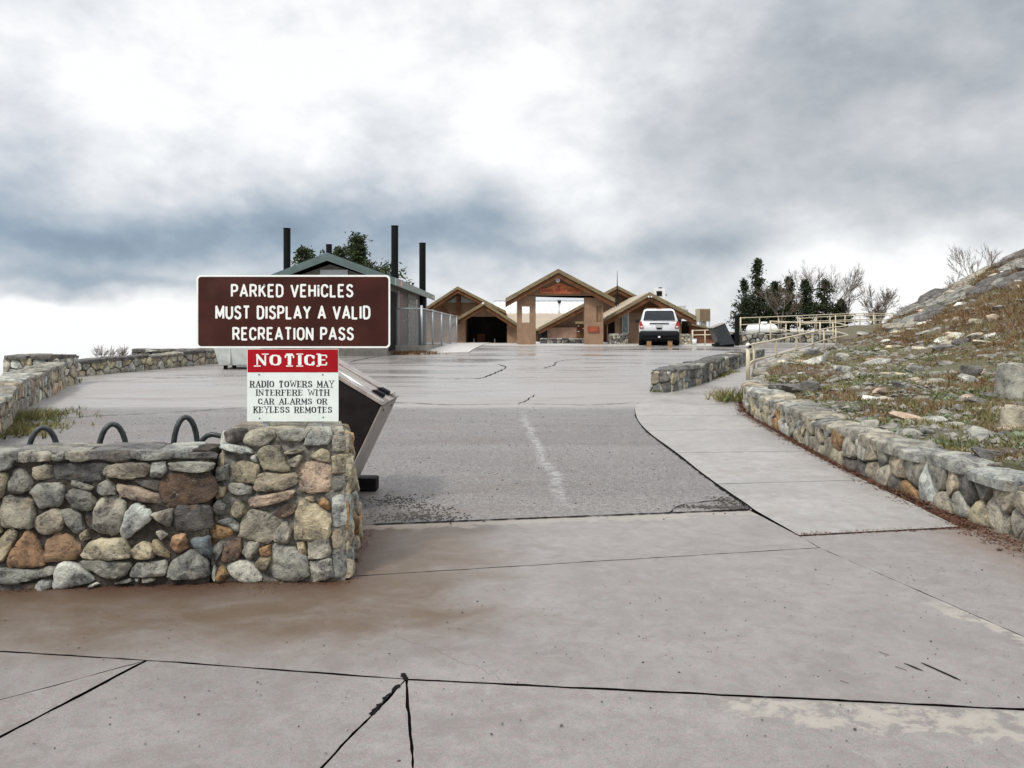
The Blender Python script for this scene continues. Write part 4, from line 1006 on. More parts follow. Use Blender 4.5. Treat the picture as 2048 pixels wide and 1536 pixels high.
def boxstone(name, label, x0, x1, y0, y1, z0, z1, sx, sy, pal, seed, cap=True, cat='stone pier', rot=0):
    """a free-standing block of masonry with stones on its four faces"""
    rr = random.Random(seed); root = thing(name, label, cat, ((x0+x1)/2, (y0+y1)/2, z0))
    MB().box(x0+.03, x1-.03, y0+.03, y1-.03, z0-.1, z1-.02).build('mortar_core', M['mortar'], root)
    H = z1-z0-(.08 if cap else 0)
    fs = [(x1-x0, lambda a, b, d: (x0+a, y0+.03-d, z0+b)), (x1-x0, lambda a, b, d: (x0+a, y1-.03+d, z0+b)),
          (y1-y0, lambda a, b, d: (x0+.03-d, y0+a, z0+b)), (y1-y0, lambda a, b, d: (x1-.03+d, y0+a, z0+b))]
    for L, mp in fs:
        for c in cells(L, H, sx, sy, rr): stone(c, mp, .05, rr, root, pick(rr, pal), shrink=.9, n=9)
    if cap:
        k = max(1, round((x1-x0)/.5))
        for q in range(k):
            a0 = x0+(x1-x0)*q/k; a1 = x0+(x1-x0)*(q+1)/k
            stone([(a0, y0-.04), (a1, y0-.06), (a1, y1+.05), (a0, y1+.04)], lambda a, b, d: (a, b, z1-.08+d), .08, rr, root, pick(rr, 'dgd'), n=12, shrink=1.0, rings=((1.02, .4), (1.0, .8), (.9, 1.0), (.5, 1.02)), jit=.03, name='capstone')
    return root
boxstone('stone_pier', 'square pale stone pier with a dark flat cap at the end of the left wall', -11.4, -10.2, 18.0, 18.9, lot(18)-.05, 1.06, .34, .24, 'gtyw', 21)
boxstone('ruined_wall', 'broken low stone wall with a ragged dark top standing behind the left wall', -14.2, -11.7, 30, 30.7, .15, .92, .4, .22, 'dgdt', 22, cat='stone wall')
stone_wall('retaining_wall', 'rough stone retaining wall below the upper railing and propane tank', [(10.9, 38.3), (12.5, 38.3), (14.5, 37.9), (16.0, 37.5)],
           lambda s_: .60, 0.4, (-1,), 0.3, 0.2, 'dgdtg', None, 15, capw=.6, cap_pal='dg', depth=.06, gap=.86)

# ------------------------------------------------------------------ lettering: strokes of a plain road-sign face and of a serif face
GL = {
 'A': (.62, [[(0, 0), (.31, 1), (.62, 0)], [(.11, .3), (.51, .3)]]),
 'C': (.52, [[(.52, .74), (.46, .92), (.27, 1), (.09, .93), (0, .75), (0, .25), (.09, .07), (.27, 0), (.46, .08), (.52, .26)]]),
 'D': (.52, [[(0, 0), (0, 1), (.26, 1), (.44, .92), (.52, .74), (.52, .26), (.44, .08), (.26, 0), (0, 0)]]),
 'E': (.46, [[(.46, 1), (0, 1), (0, 0), (.46, 0)], [(0, .52), (.38, .52)]]),
 'F': (.46, [[(.46, 1), (0, 1), (0, 0)], [(0, .52), (.38, .52)]]),
 'H': (.52, [[(0, 0), (0, 1)], [(.52, 0), (.52, 1)], [(0, .52), (.52, .52)]]),
 'I': (.04, [[(.02, 0), (.02, 1)]]),
 'K': (.54, [[(0, 0), (0, 1)], [(.5, 1), (0, .38)], [(.18, .6), (.54, 0)]]),
 'L': (.44, [[(0, 1), (0, 0), (.44, 0)]]),
 'M': (.66, [[(0, 0), (0, 1), (.33, .2), (.66, 1), (.66, 0)]]),
 'N': (.54, [[(0, 0), (0, 1), (.54, 0), (.54, 1)]]),
 'O': (.56, [[(.28, 1), (.1, .93), (0, .75), (0, .25), (.1, .07), (.28, 0), (.46, .07), (.56, .25), (.56, .75), (.46, .93), (.28, 1)]]),
 'P': (.50, [[(0, 0), (0, 1), (.3, 1), (.45, .93), (.5, .75), (.45, .55), (.3, .47), (0, .47)]]),
 'R': (.54, [[(0, 0), (0, 1), (.3, 1), (.46, .93), (.5, .75), (.46, .56), (.3, .48), (0, .48)], [(.27, .48), (.54, 0)]]),
 'S': (.50, [[(.48, .8), (.41, .95), (.26, 1), (.09, .94), (.02, .77), (.09, .61), (.26, .53), (.43, .43), (.5, .25), (.42, .06), (.24, 0), (.07, .06), (0, .22)]]),
 'T': (.54, [[(0, 1), (.54, 1)], [(.27, 1), (.27, 0)]]),
 'U': (.54, [[(0, 1), (0, .26), (.09, .07), (.27, 0), (.45, .07), (.54, .26), (.54, 1)]]),
 'V': (.60, [[(0, 1), (.3, 0), (.6, 1)]]),
 'W': (.86, [[(0, 1), (.2, 0), (.43, .85), (.66, 0), (.86, 1)]]),
 'Y': (.58, [[(0, 1), (.29, .5), (.58, 1)], [(.29, .5), (.29, 0)]]),
}
def text(name, s, x0, x1, z0, z1, y, mat, parent, serif=False, weight=0.15, thin=None, sp=0.28, word=0.5):
    """write s between x0..x1, z0..z1 on a plane facing -Y"""
    tw = 0; lay = []
    for ch in s:
        if ch == ' ': tw += word; continue
        w, st = GL[ch]; lay.append((tw, w, st, ch)); tw += w+sp
    tw -= sp; hh = z1-z0; th = weight; tn = thin or weight
    kx = (x1-x0-th*hh)/tw; v = []; f = []; cnt = [0]
    def quad(P):
        cnt[0] += 1; k = len(v); yy = y-0.0002-cnt[0] % 40*2.5e-6
        for a, b in P: v.append((a, yy, b))
        f.append(tuple(range(k, k+len(P))))
    def seg(a, b, w_):
        ax, az = a; bx, bz = b; dx, dz = bx-ax, bz-az; L = math.hypot(dx, dz) or 1; nx, nz = -dz/L*w_/2, dx/L*w_/2
        P = [(ax+nx, az+nz), (ax-nx, az-nz), (bx-nx, bz-nz), (bx+nx, bz+nz)]
        quad(P)
    for ox, w, st, ch in lay:
        for pl in st:
            Q = [(x0+th*hh/2+(ox+a)*kx, z0+th*hh/2+b*(hh-th*hh)) for a, b in pl]
            for i in range(len(Q)-1):
                dx, dz = Q[i+1][0]-Q[i][0], Q[i+1][1]-Q[i][1]; L = math.hypot(dx, dz) or 1; c = abs(dz)/L
                ww = hh*(tn+(th-tn)*c**1.5)
                if serif and ch in 'AMNUVWY' and ((dz > 0) == (ch in 'AMN' ) and ch != 'M' or (ch == 'M' and i in (0, 2))) and not (ch == 'N' and i == 1): ww = hh*(tn*1.15+(th-tn)*.12)
                if serif and ch in 'VWYU' and i % 2 == 1: ww = hh*tn*1.2
                seg(Q[i], Q[i+1], ww)
                if i > 0: r = ww*0.5; quad([(Q[i][0]+r*math.cos(q*math.pi/4+.39), Q[i][1]+r*math.sin(q*math.pi/4+.39)) for q in range(8)])
            if serif:
                for e, nb in ((0, 1), (-1, -2)):
                    (qx, qz), (px_, pz_) = Q[e], Q[nb]; c = abs(pz_-qz)/(math.hypot(px_-qx, pz_-qz) or 1); fy = pl[e][1]
                    if c > .55 and fy in (0, 1) and ch not in 'COS':
                        zz = qz+(-1 if fy == 0 else 1)*(th-tn)*hh/2; seg((qx-th*hh*1.0, zz), (qx+th*hh*1.0, zz), tn*hh)
                    elif c <= .55 and ch in 'EFLT' and fy in (0, 1):
                        dz_ = hh*.16*(-1 if fy == 1 else 1); seg((qx, qz+dz_*.15), (qx, qz+dz_*1.3), tn*hh*1.2)
                    elif ch in 'CS': seg((qx, qz-hh*.1), (qx, qz+hh*.1), tn*hh*1.1)
                if ch in 'EFLPRDB' and pl[0][1] in (0, 1):      # serifs at the stem's own ends
                    for b_ in (0, 1):
                        if ch == 'L' and b_ == 0: pass
                        qx = Q[0][0] if pl[0][0] == 0 else Q[1][0]
                        if pl[0][0] == 0 or ch in 'EF': seg((qx-th*hh*.95, z0+tn*hh/2 if b_ == 0 else z1-tn*hh/2), (qx, z0+tn*hh/2 if b_ == 0 else z1-tn*hh/2), tn*hh)
    o = link_mesh(name, v, f, mat, parent)
    return o
def round_rect(x0, x1, z0, z1, r, k=6):
    P = []
    for cx_, cz_, a0 in ((x1-r, z1-r, 0), (x0+r, z1-r, 90), (x0+r, z0+r, 180), (x1-r, z0+r, 270)):
        for q in range(k+1): a = math.radians(a0+90*q/k); P.append((cx_+r*math.cos(a), cz_+r*math.sin(a)))
    return P
SD = 5.42; k_ = SD/F
def sx(px): return (px-1024)*k_
def sz(py): return CH+(HY-py)*k_
bs = thing('brown_sign', 'wide brown rectangular sign with white border reading PARKED VEHICLES MUST DISPLAY A VALID RECREATION PASS', 'sign', (sx(586), SD, .95))
MB().prism(round_rect(sx(393), sx(780.5), sz(696), sz(550), .028), SD-.0015, SD+.0015).build('white_border', M['letter'], bs)
MB().prism(round_rect(sx(396.6), sx(776.9), sz(692.4), sz(553.6), .021), SD-.0025, SD-.0017).build('brown_panel', M['brown_sign'], bs)
for s, a, b, c, d in (('PARKED VEHICLES', 462, 707, 595, 568), ('MUST DISPLAY A VALID', 431, 741, 639, 611), ('RECREATION PASS', 465, 708, 681, 654)):
    text('lettering', s, sx(a), sx(b), sz(c), sz(d), SD-.0027, M['letter'], bs, weight=.15, sp=.30, word=.52)
for px, py in ((529, 570), (637, 574), (530, 679), (638, 683)):
    MB().bar((sx(px), SD-.0028, sz(py)), (sx(px), SD-.007, sz(py)), .006, 10).build('bolt', M['brown_sign'] if py > 600 else M['galv'], bs)
for px in (531, 638): MB().box(sx(px)-.019, sx(px)+.019, SD+.004, SD+.040, .90, sz(552)).build('sign_post', M['galv'], bs)
for py in (590, 655): MB().box(sx(410), sx(764), SD+.0018, SD+.0038, sz(py)-.012, sz(py)+.012).build('back_brace', M['galv'], bs)
ns = thing('notice_sign', 'red and white NOTICE sign about radio towers and car alarms, below the brown sign', 'sign', (sx(586), SD-.004, .97))
ND = SD-.008
MB().prism(round_rect(sx(495), sx(677.5), sz(842.5), sz(698), .006), ND, ND+.002).build('white_panel', M['paint_white'], ns)
MB().prism(round_rect(sx(496), sx(676.8), sz(744.5), sz(698.8), .004), ND-.0012, ND-.0004).build('red_panel', M['red_sign'], ns)
text('lettering', 'NOTICE', sx(512), sx(657), sz(733), sz(707), ND-.0015, M['letter'], ns, True, .26, .085, .40)
for s, a, b, c, d in (('RADIO TOWERS MAY', 501, 669, 775, 761), ('INTERFERE WITH', 513, 659, 791.5, 778.5), ('CAR ALARMS OR', 517, 655, 809, 796), ('KEYLESS REMOTES', 508, 665, 826, 812.5)):
    text('lettering', s, sx(a), sx(b), sz(c), sz(d), ND-.0006, M['black_ink'], ns, True, .20, .075, .34, .62)
for px, py in ((519, 749), (646, 749), (520, 836), (647, 834)):
    MB().bar((sx(px), ND-.0005, sz(py)), (sx(px), ND-.004, sz(py)), .0045, 8).build('bolt', M['black_ink'], ns)

# ------------------------------------------------------------------ bins
bn = thing('tilted_bin', 'brown bear-proof bin with a slanting lid, tipped toward the lot right behind the pillar', 'bin', (-1.6, 7.5, 0))
pA, pT = (-1.14, .95), (-1.85, 1.376); dd = Vector((-.31, -.65)).normalized()
pB = (pA[0]+dd.x*1.02, pA[1]+dd.y*1.02); pC = (pT[0]+dd.x*1.02, pT[1]+dd.y*1.02)
MB().prism([pA, pT, pC, pB], 7.0, 7.9).build('body', M['bin_dark'], bn, bevel=.012)
tn_ = Vector((pA[0]-pT[0], pA[1]-pT[1])).normalized(); nn_ = Vector((-tn_.y, tn_.x))
if nn_.y < 0: nn_ = -nn_
def LT(a, b): return (pT[0]+tn_.x*a+nn_.x*b, pT[1]+tn_.y*a+nn_.y*b)
MB().prism([LT(-.01, .002), LT(.845, .002), LT(.845, .022), LT(-.01, .022)], 6.985, 7.915).build('lid', M['bin_face'], bn, bevel=.004)
MB().prism([LT(-.02, .023), LT(.80, .023), LT(.80, .036), LT(-.02, .036)], 7.62, 7.90).build('lid_flange', M['bin_face'], bn, bevel=.003)
MB().prism([LT(.10, .023), LT(.83, .023), LT(.83, .030), LT(.10, .030)], 7.00, 7.12).build('lid_rim', M['bin_face'], bn)
rt = Vector((dd.x, dd.y)); rn = Vector((-rt.y, rt.x)); rn = rn if rn.x > 0 else -rn
def RT(a, b): return (pA[0]+rt.x*a+rn.x*b, pA[1]+rt.y*a+rn.y*b)
MB().prism([RT(.01, .002), RT(1.02, .002), RT(1.02, .014), RT(.01, .014)], 6.99, 7.91).build('front_panel', M['bin_face'], bn, bevel=.003)
for yy in (7.22, 7.52):
    MB().prism([LT(.66, .031), LT(.79, .031), LT(.78, .06), LT(.70, .055)], yy, yy+.10).build('handle', M['rubber'], bn, bevel=.006)
for yy in (7.16, 7.62):
    MB().prism([LT(.80, .024), LT(.845, .024), LT(.85, .045), LT(.81, .05)], yy, yy+.07).build('latch', M['bin_face'], bn)
    MB().bar((*[RT(.06, .015)[0]], yy+.03, RT(.06, .015)[1]), (RT(.06, .022)[0], yy+.03, RT(.06, .022)[1]), .009, 8).build('bolt', M['rubber'], bn)
c_ = [LT(.30, .0245), LT(.47, .0245), LT(.60, .0245), LT(.43, .0245)]
MB().add([(c_[0][0], 7.25, c_[0][1]), (c_[1][0], 7.16, c_[1][1]), (c_[2][0], 7.22, c_[2][1]), (c_[3][0], 7.31, c_[3][1])], [(0, 1, 2, 3)]).build('sticker', M['letter'], bn, fix=False)
MB().prism([(-1.50, .30), (-1.95, .52), (-2.05, .05), (-1.62, .05)], 7.1, 7.8).build('stand', M['rubber'], bn)
MB().box(-2.25, -1.33, 7.86, 8.05, .02, .155).build('skid', M['rubber'], bn, bevel=.02)
MB().box(-2.25, -1.55, 6.85, 7.02, .02, .155).build('skid', M['rubber'], bn, bevel=.02)

b2 = thing('grey_bin', 'pale grey tapered bin on short feet behind the left edge of the brown sign', 'bin', (-7.6, 23, lot(23)))
z0 = lot(23)
MB().add([(-8.25, 22.6, z0+.10), (-7.15, 22.6, z0+.10), (-7.15, 23.6, z0+.10), (-8.25, 23.6, z0+.10), (-8.45, 22.5, z0+.86), (-7.0, 22.5, z0+.86), (-7.0, 23.7, z0+.86), (-8.45, 23.7, z0+.86)],
         [(0, 3, 2, 1), (4, 5, 6, 7), (0, 1, 5, 4), (1, 2, 6, 5), (2, 3, 7, 6), (3, 0, 4, 7)]).build('body', M['bin_grey'], b2, bevel=.03)
MB().box(-8.48, -6.97, 22.47, 23.73, z0+.865, z0+.92).build('lid', M['bin_grey'], b2, bevel=.02)
for x in (-8.15, -7.3):
    for y in (22.7, 23.4): MB().box(x, x+.09, y, y+.09, z0-.02, z0+.1).build('foot', M['rubber'], b2)
MB().box(-7.95, -7.9, 22.53, 22.6, z0+.16, z0+.84).build('rib', M['bin_grey'], b2)

z0 = lot(36.5)
def bx3(px, py, D=36.3): p = at(px, py, D); return (p.x, p.z)
b3 = thing('tilted_bin', 'dark grey box-shaped bin leaning over beside the low beige railing by the lodge', 'bin', (at(1450, 690, 36.5).x, 36.5, z0))
MB().prism([bx3(1425, 656), bx3(1450, 646), bx3(1470, 688), bx3(1440, 691)], 36.3, 37.2).build('body', M['steel_pole'], b3, bevel=.02)
MB().prism([bx3(1424, 655.4), bx3(1450, 645.4), bx3(1450.6, 646.6), bx3(1424.6, 656.6)], 36.27, 37.25).build('lid', M['bin_face'], b3)
MB().box(bx3(1432, 690)[0], bx3(1470, 690)[0], 36.4, 37.1, z0, z0+.12).build('skid', M['rubber'], b3)

# ------------------------------------------------------------------ bicycle rack: one bent pipe, loops rising above the wall
RYK = 6.35
br = thing('bicycle_rack', 'dark grey wave-shaped bicycle rack with round loops rising behind the foreground wall', 'bicycle rack', (-3.2, RYK, 0))
def rp(px, py, D=RYK): p = at(px, py, D); return (p.x, p.y, p.z)
def arch(cx, top, w, D, tilt=0.0, low=.12):
    out = []; c = at(cx, top, D); hw = w*D/F/2; zt = c.z-.02
    out.append((c.x-hw*1.12, D, low+.1))
    for q in range(13):
        a = math.pi-math.pi*q/12; out.append((c.x+hw*math.cos(a), D+tilt*math.cos(a), zt-.26+.26*math.sin(a)))
    out.append((c.x+hw*1.12, D, low+.1)); return out
A1_ = arch(86, 850, 44, RYK, .06); A2_ = arch(225, 843, 42, RYK-.0, .06); A3_ = arch(371, 829, 36, RYK-.02, .06)
def dip(a, b, z=.10):
    out = []
    for q in range(1, 10):
        t = q/10; out.append((a[0]+(b[0]-a[0])*(0.5-0.5*math.cos(math.pi*t)), a[1]+(b[1]-a[1])*t, a[2]+(z-a[2])*math.sin(math.pi*t)))
    return out
pts = [(A1_[0][0]-.02, RYK, -.02)]+A1_+dip(A1_[-1], A2_[0])+A2_+dip(A2_[-1], A3_[0])+A3_
MB().tube(pts, .0215, 12).build('pipe', M['steel_pole'], br, smooth=True)
e = at(425, 866, RYK-.25)
pts = [A3_[-1], (A3_[-1][0]+.03, RYK, .12), (e.x-.10, RYK-.1, .10), (e.x-.085, RYK-.2, .45)]+[(e.x-.0+.085*math.cos(a), RYK-.25, e.z-.09+.08*math.sin(a)) for a in [math.radians(q) for q in (180, 150, 120, 95, 70)]]+[(e.x+.10, RYK-.24, e.z-.035), (e.x+.17, RYK-.22, e.z-.075), (e.x+.24, RYK-.2, .62), (e.x+.27, RYK-.18, .0)]
MB().tube(pts, .0205, 12).build('end_loop', M['steel_pole'], br, smooth=True)

# ------------------------------------------------------------------ railings
def railing(name, label, tops, posts, drop, lower, group=None, r=.024, cat='handrail', base=None):
    T = [at(*t) for t in tops]; c = T[len(T)//2]
    root = thing(name, label, cat, (T[0].x, T[0].y, T[0].z-drop), group)
    C_ = catmull([tuple(p) for p in T], 5) if len(T) > 2 else T
    MB().tube([tuple(p) for p in C_], r, 8).build('top_rail', M['beige_rail'], root, smooth=True)
    MB().tube([(p.x, p.y, p.z-lower) for p in C_], r, 8).build('lower_rail', M['beige_rail'], root, smooth=True)
    for px, py, D, rad in posts:
        p = at(px, py, D); zb = p.z-drop if base is None else base(p)
        MB().bar((p.x, p.y, zb), (p.x, p.y, p.z+(.012 if rad < .03 else .03)), rad, 10).build('post', M['beige_rail'], root, smooth=True)
    return root
rl = railing('handrail', 'near beige two-bar handrail climbing beside the sidewalk ramp and bending back on itself',
        [(1497, 693, 16.1), (1508, 688, 18.5), (1552, 680, 20.5), (1593, 671, 22.5), (1625, 664, 25), (1650, 657.5, 27), (1693, 651.5, 31), (1692, 650, 32.5), (1666, 645, 34.5), (1620, 645.5, 35.5), (1541, 642.5, 36.5)],
        [(1508, 688, 18.5, .03), (1552, 680, 20.5, .028), (1593, 671, 22.5, .028), (1625, 664, 25, .028), (1648, 658, 27, .028), (1672, 654, 29, .03),
         (1666, 645, 34.5, .03), (1640, 645.5, 35, .03), (1600, 645, 36, .03), (1572, 644, 36.2, .03), (1541, 642.5, 36.5, .035)], .75, .38,
        base=lambda p: (max(lot(p.y), hill(p.x, p.y))-.12 if p.y < 32 else 1.0))
p0 = at(1496, 690, 16.1)
MB().bar((p0.x, p0.y, .50), (p0.x, p0.y, p0.z+.03), .042, 12).build('end_post', M['beige_rail'], rl, smooth=True)
MB().bar((p0.x-.03, p0.y-.06, p0.z-.01), (p0.x+.03, p0.y+.09, p0.z+.01), .038, 12).build('post_collar', M['white_plastic'], rl, smooth=True)
MB().bar((p0.x+.02, p0.y-.09, p0.z-.03), (p0.x+.02, p0.y-.055, p0.z-.03), .03, 12).build('rail_end_cap', M['rubber'], rl, smooth=True)
up = [(1481, 636, 40), (1550, 633.5, 41.5), (1620, 630.5, 43), (1690, 628, 45), (1740, 627, 47), (1790, 627, 49)]
railing('handrail', 'long straight beige handrail on top of the far retaining wall, behind the propane tank side', up,
        [(1481, 636, 40, .035)]+[(1481+38*i, 636-1.0*i*(1 if i < 5 else .9), 40+.85*i, .03) for i in range(1, 9)], .9, .34)
railing('handrail', 'farther beige handrail running level below the bare trees to the rock outcrop', [(1600, 637, 43), (1680, 632, 46), (1790, 630.5, 50)],
        [(1600+30*i, 637-1.9*min(i, 3)-.5*max(0, i-3), 43+1.1*i, .03) for i in range(0, 7)], .8, .32)
railing('low_railing', 'short low beige railing between the lodge and the leaning grey bin', [(1385, 661, 39), (1436, 660, 39)],
        [(1385, 661, 39, .04), (1410, 660.5, 39, .03), (1435, 660, 39, .03)], .78, .22)
bp = at(1474, 632, 37)
pp = thing('black_post', 'thick black square post at the left end of the far retaining wall', 'post', (bp.x, 37, lot(37)))
MB().box(bp.x-.09, bp.x+.09, 36.92, 37.08, lot(37)-.1, bp.z).build('shaft', M['rubber'], pp, bevel=.01)
MB().box(bp.x-.1, bp.x+.1, 36.91, 37.09, bp.z+.001, bp.z+.03).build('cap', M['rubber'], pp)

# propane tank
T0 = at(1492, 662, 45.6); T1 = at(1556, 664, 45.6)
tk = thing('propane_tank', 'long white propane tank with a domed lid behind the far retaining wall', 'tank', ((T0.x+T1.x)/2, 45.6, 1.46))
r_ = .36; zc = 1.62; pts = []; rad = []
L = T1.x-T0.x
for q in range(7): a = q/6*math.pi/2; pts.append((T0.x+.35*(1-math.sin(a)) if False else T0.x+.35-.35*math.cos(a), 45.6, zc)); rad.append(max(.02, r_*math.sin(a)))
for q in range(6, -1, -1): a = q/6*math.pi/2; pts.append((T1.x-.35+.35*math.cos(a), 45.6, zc)); rad.append(max(.02, r_*math.sin(a)))
MB().tube(pts, rad, 20).build('shell', M['white_plastic'], tk, smooth=True)
d0 = at(1528, 650, 45.6)
MB().bar((d0.x, 45.6, 1.9), (d0.x, 45.6, 2.1), .2, 16, .17).build('valve_dome', M['white_plastic'], tk, smooth=True)
for x in (T0.x+.4, T1.x-.45): MB().box(x, x+.1, 45.4, 45.8, 1.3, 1.56).build('leg', M['galv'], tk)
pw = at(1607, 640, 44)
MB().box(0, 0, 0, 0, 0, 0)

# ------------------------------------------------------------------ restroom building with black vent pipes
XL, XR, XM, Y0, Y1 = -8.45, -4.35, -6.35, 27.6, 41.0
z0 = .88; ze = 3.30; za = 4.16
wc = thing('restroom_building', 'grey block restroom building with a green metal gable roof behind the brown sign', 'building', (XM, 34, z0))
MB().box(XL+.25, XR, Y0+.5, Y1, z0-.35, ze-.02).build('block_wall', None or simple('grey_block', (.135, .125, .115), .85, .3, 5, .5), wc)
blk = simple('pale_block', (.25, .24, .215), .85, .25, 5, .5)
rr = random.Random(8); me_ = None
for c in range(11):
    for r in range(7):
        y = 33.4+r*.42+(.2 if c % 2 else 0); zz = z0+.02+c*.205

        o = MB().box(XR+.002, XR+.03, y, y+.40, zz, zz+.19)
        o.build('block', blk, wc)
MB().box(XR+.002, XR+.05, 30.6, 31.7, z0, 3.05).build('side_door', simple('brown_door', (.14, .085, .07), .6, .25), wc)
MB().box(XR+.002, XR+.06, 30.45, 30.58, z0, 3.12).build('door_frame', M['galv'], wc)
MB().bar((XR+.05, 31.55, 1.95), (XR+.11, 31.55, 1.95), .05, 8).build('door_knob', M['galv'], wc)
MB().box(XR+.002, XR+.02, 28.3, 30.2, z0, 3.0).build('recess_shade', M['shade_dark'], wc)  # flat dark panel on the wall, painted shade instead of a recess
MB().prism([(XL+.3, ze-.02), (XR-.02, ze-.02), (XM, za-.25)], Y0+.48, Y0+.6).build('gable', simple('grey_gable', (.15, .145, .125), .85, .3, 5, .5), wc)
for sgn, xe in ((-1, XL-.08), (1, XR+.32)):
    q = (za-ze+.0)/(abs(xe-XM)); ex = xe; ezz = ze+.02
    MB().prism([(XM, za), (ex, ezz), (ex, ezz+.10), (XM, za+.12)], Y0, Y1+.4).build('roof', M['roof_green'], wc)
    MB().prism([(XM, za-.16), (ex, ezz-.16), (ex, ezz+.09), (XM, za+.10)], Y0-.05, Y0-.01).build('barge_board', M['roof_green'], wc)
    x2 = ex+sgn*.01
    MB().box(min(x2, x2+sgn*.04), max(x2, x2+sgn*.04), Y0-.05, Y1+.4, ezz-.17, ezz+.09).build('fascia', simple('grey_green_fascia', (.22, .25, .225), .6, .25, 2.5, .1), wc)
for y in (28.6, 40.2): MB().box(XR+.372, XR+.378, y, y+.5, ze-.1, ze+.07).build('pink_tag', simple('pink_tag', (.55, .38, .36), .6, .2), wc)
fr = MB().box(XM-.35, XM+.62, Y0+.44, Y0+.478, 3.32, 3.72).build('window', M['galv'], wc)
for q in range(5):
    o = MB().box(XM-.32+q*.188, XM-.32+q*.188+.165, Y0+.425, Y0+.438, 3.35, 3.69).build('pane', M['glass_pale'] if q else M['glass_dark'], None, off=(XM, 34, z0)); o.parent = fr
for (px, py, D, rad) in ((574, 458, 31.2, .135), (789.5, 453, 31.2, .138), (845, 487, 38.0, .155), (658, 490, 38.0, .14)):
    p = at(px, py, D); nm = {574: 'left front black vent pipe rising beside the restroom roof', 789.5: 'tallest-looking black vent pipe, just right of the top corner of the brown sign', 845: 'rightmost black vent pipe standing by the chain-link fence corner', 658: 'short-looking black vent pipe showing behind the restroom roof ridge'}[px]
    zb = z0-.1 if px > 660 else z0
    t = thing('vent_pipe', nm, 'vent pipe', (p.x, D, zb), None)
    MB().bar((p.x, D, zb), (p.x, D, p.z), rad, 20).build('pipe', M['pipe_black'], t, smooth=False)
    MB().bar((p.x, D, p.z+.001), (p.x, D, p.z+.03), rad+.012, 20).build('pipe_cap', M['pipe_black'], t)

# chain-link fence on a concrete kerb
fc = thing('chain_link_fence', 'grey chain-link fence with white posts on a concrete kerb by the restrooms', 'fence', (-3.36, 30, 1.0))
FP = [(-5.0, 30.0, 1.06, 2.42), (-3.38, 30.0, 1.06, 2.42), (-3.28, 33.2, 1.00, 2.42), (-3.2, 36.5, .93, 2.40), (-3.1, 40.2, .90, 2.38), (-3.0, 43.6, .88, 2.36)]
MB().add([(-5.0, 29.85, .5), (-3.2, 29.85, .5), (-3.2, 30.12, .5), (-5, 30.12, .5), (-5.0, 29.85, 1.05), (-3.2, 29.85, 1.05), (-3.2, 30.12, 1.05), (-5, 30.12, 1.05)],
         [(0, 3, 2, 1), (4, 5, 6, 7), (0, 1, 5, 4), (1, 2, 6, 5), (2, 3, 7, 6), (3, 0, 4, 7)]).build('kerb', simple('kerb_concrete', (.27, .26, .235), .85, .3, 3, .3), fc)
v = []; f = []
for i, (x, y, zb, zt) in enumerate(FP[1:]):
    y = y+.125 if i == 0 else y
    v += [(x-.13, y, .4), (x+.16, y, .4), (x+.16, y, zb-.005), (x-.13, y, zb-.005)]
for i in range(4): f += [(i*4+q, i*4+(q+1) % 4, (i+1)*4+(q+1) % 4, (i+1)*4+q) for q in range(4)]
f += [(3, 2, 1, 0), (16, 17, 18, 19)]
MB().add(v, f).build('kerb', bpy.data.materials['kerb_concrete'], fc)
for i, (x, y, zb, zt) in enumerate(FP):
    MB().bar((x, y, zb-.02), (x, y, zt+(.04 if i != 1 else .12)), .035 if i != 1 else .05, 10).build('post', M['galv'], fc, smooth=True)
x = -3.56; MB().bar((x, 30, 1.04), (x, 30, 2.75), .022, 8).build('post', M['galv'], fc)
for i in range(5):
    a, b = FP[i], FP[i+1]; MB().bar((a[0], a[1], a[3]), (b[0], b[1], b[3]), .026, 8).build('top_rail', M['galv'], fc, smooth=True)
w = MB()
for i in range(5):
    a = Vector((FP[i][0], FP[i][1], 0)); b = Vector((FP[i+1][0], FP[i+1][1], 0)); L = (b-a).length; H = FP[i][3]-FP[i][2]-.03
    def pt(s_, t): q = a.lerp(b, s_/L); return (q.x, q.y, FP[i][2]+(FP[i+1][2]-FP[i][2])*s_/L+.01+t)
    st = .16 if i else .085; k = -H
    while k < L:
        for sg in (0, 1):
            s0_, t0_, s1_, t1_ = (k, 0, k+H, H) if sg == 0 else (k, H, k+H, 0)
            if s0_ < 0: t0_ += (0-s0_)*(1 if sg == 0 else -1); s0_ = 0
            if s1_ > L: t1_ -= (s1_-L)*(1 if sg == 0 else -1); s1_ = L
            if s1_-s0_ > .02: w.bar(pt(s0_, t0_), pt(s1_, t1_), .0022 if i else .003, 3, caps=False)
        k += st
setp(w.build('wire_mesh', M['galv'], fc, fix=False), kind='stuff')

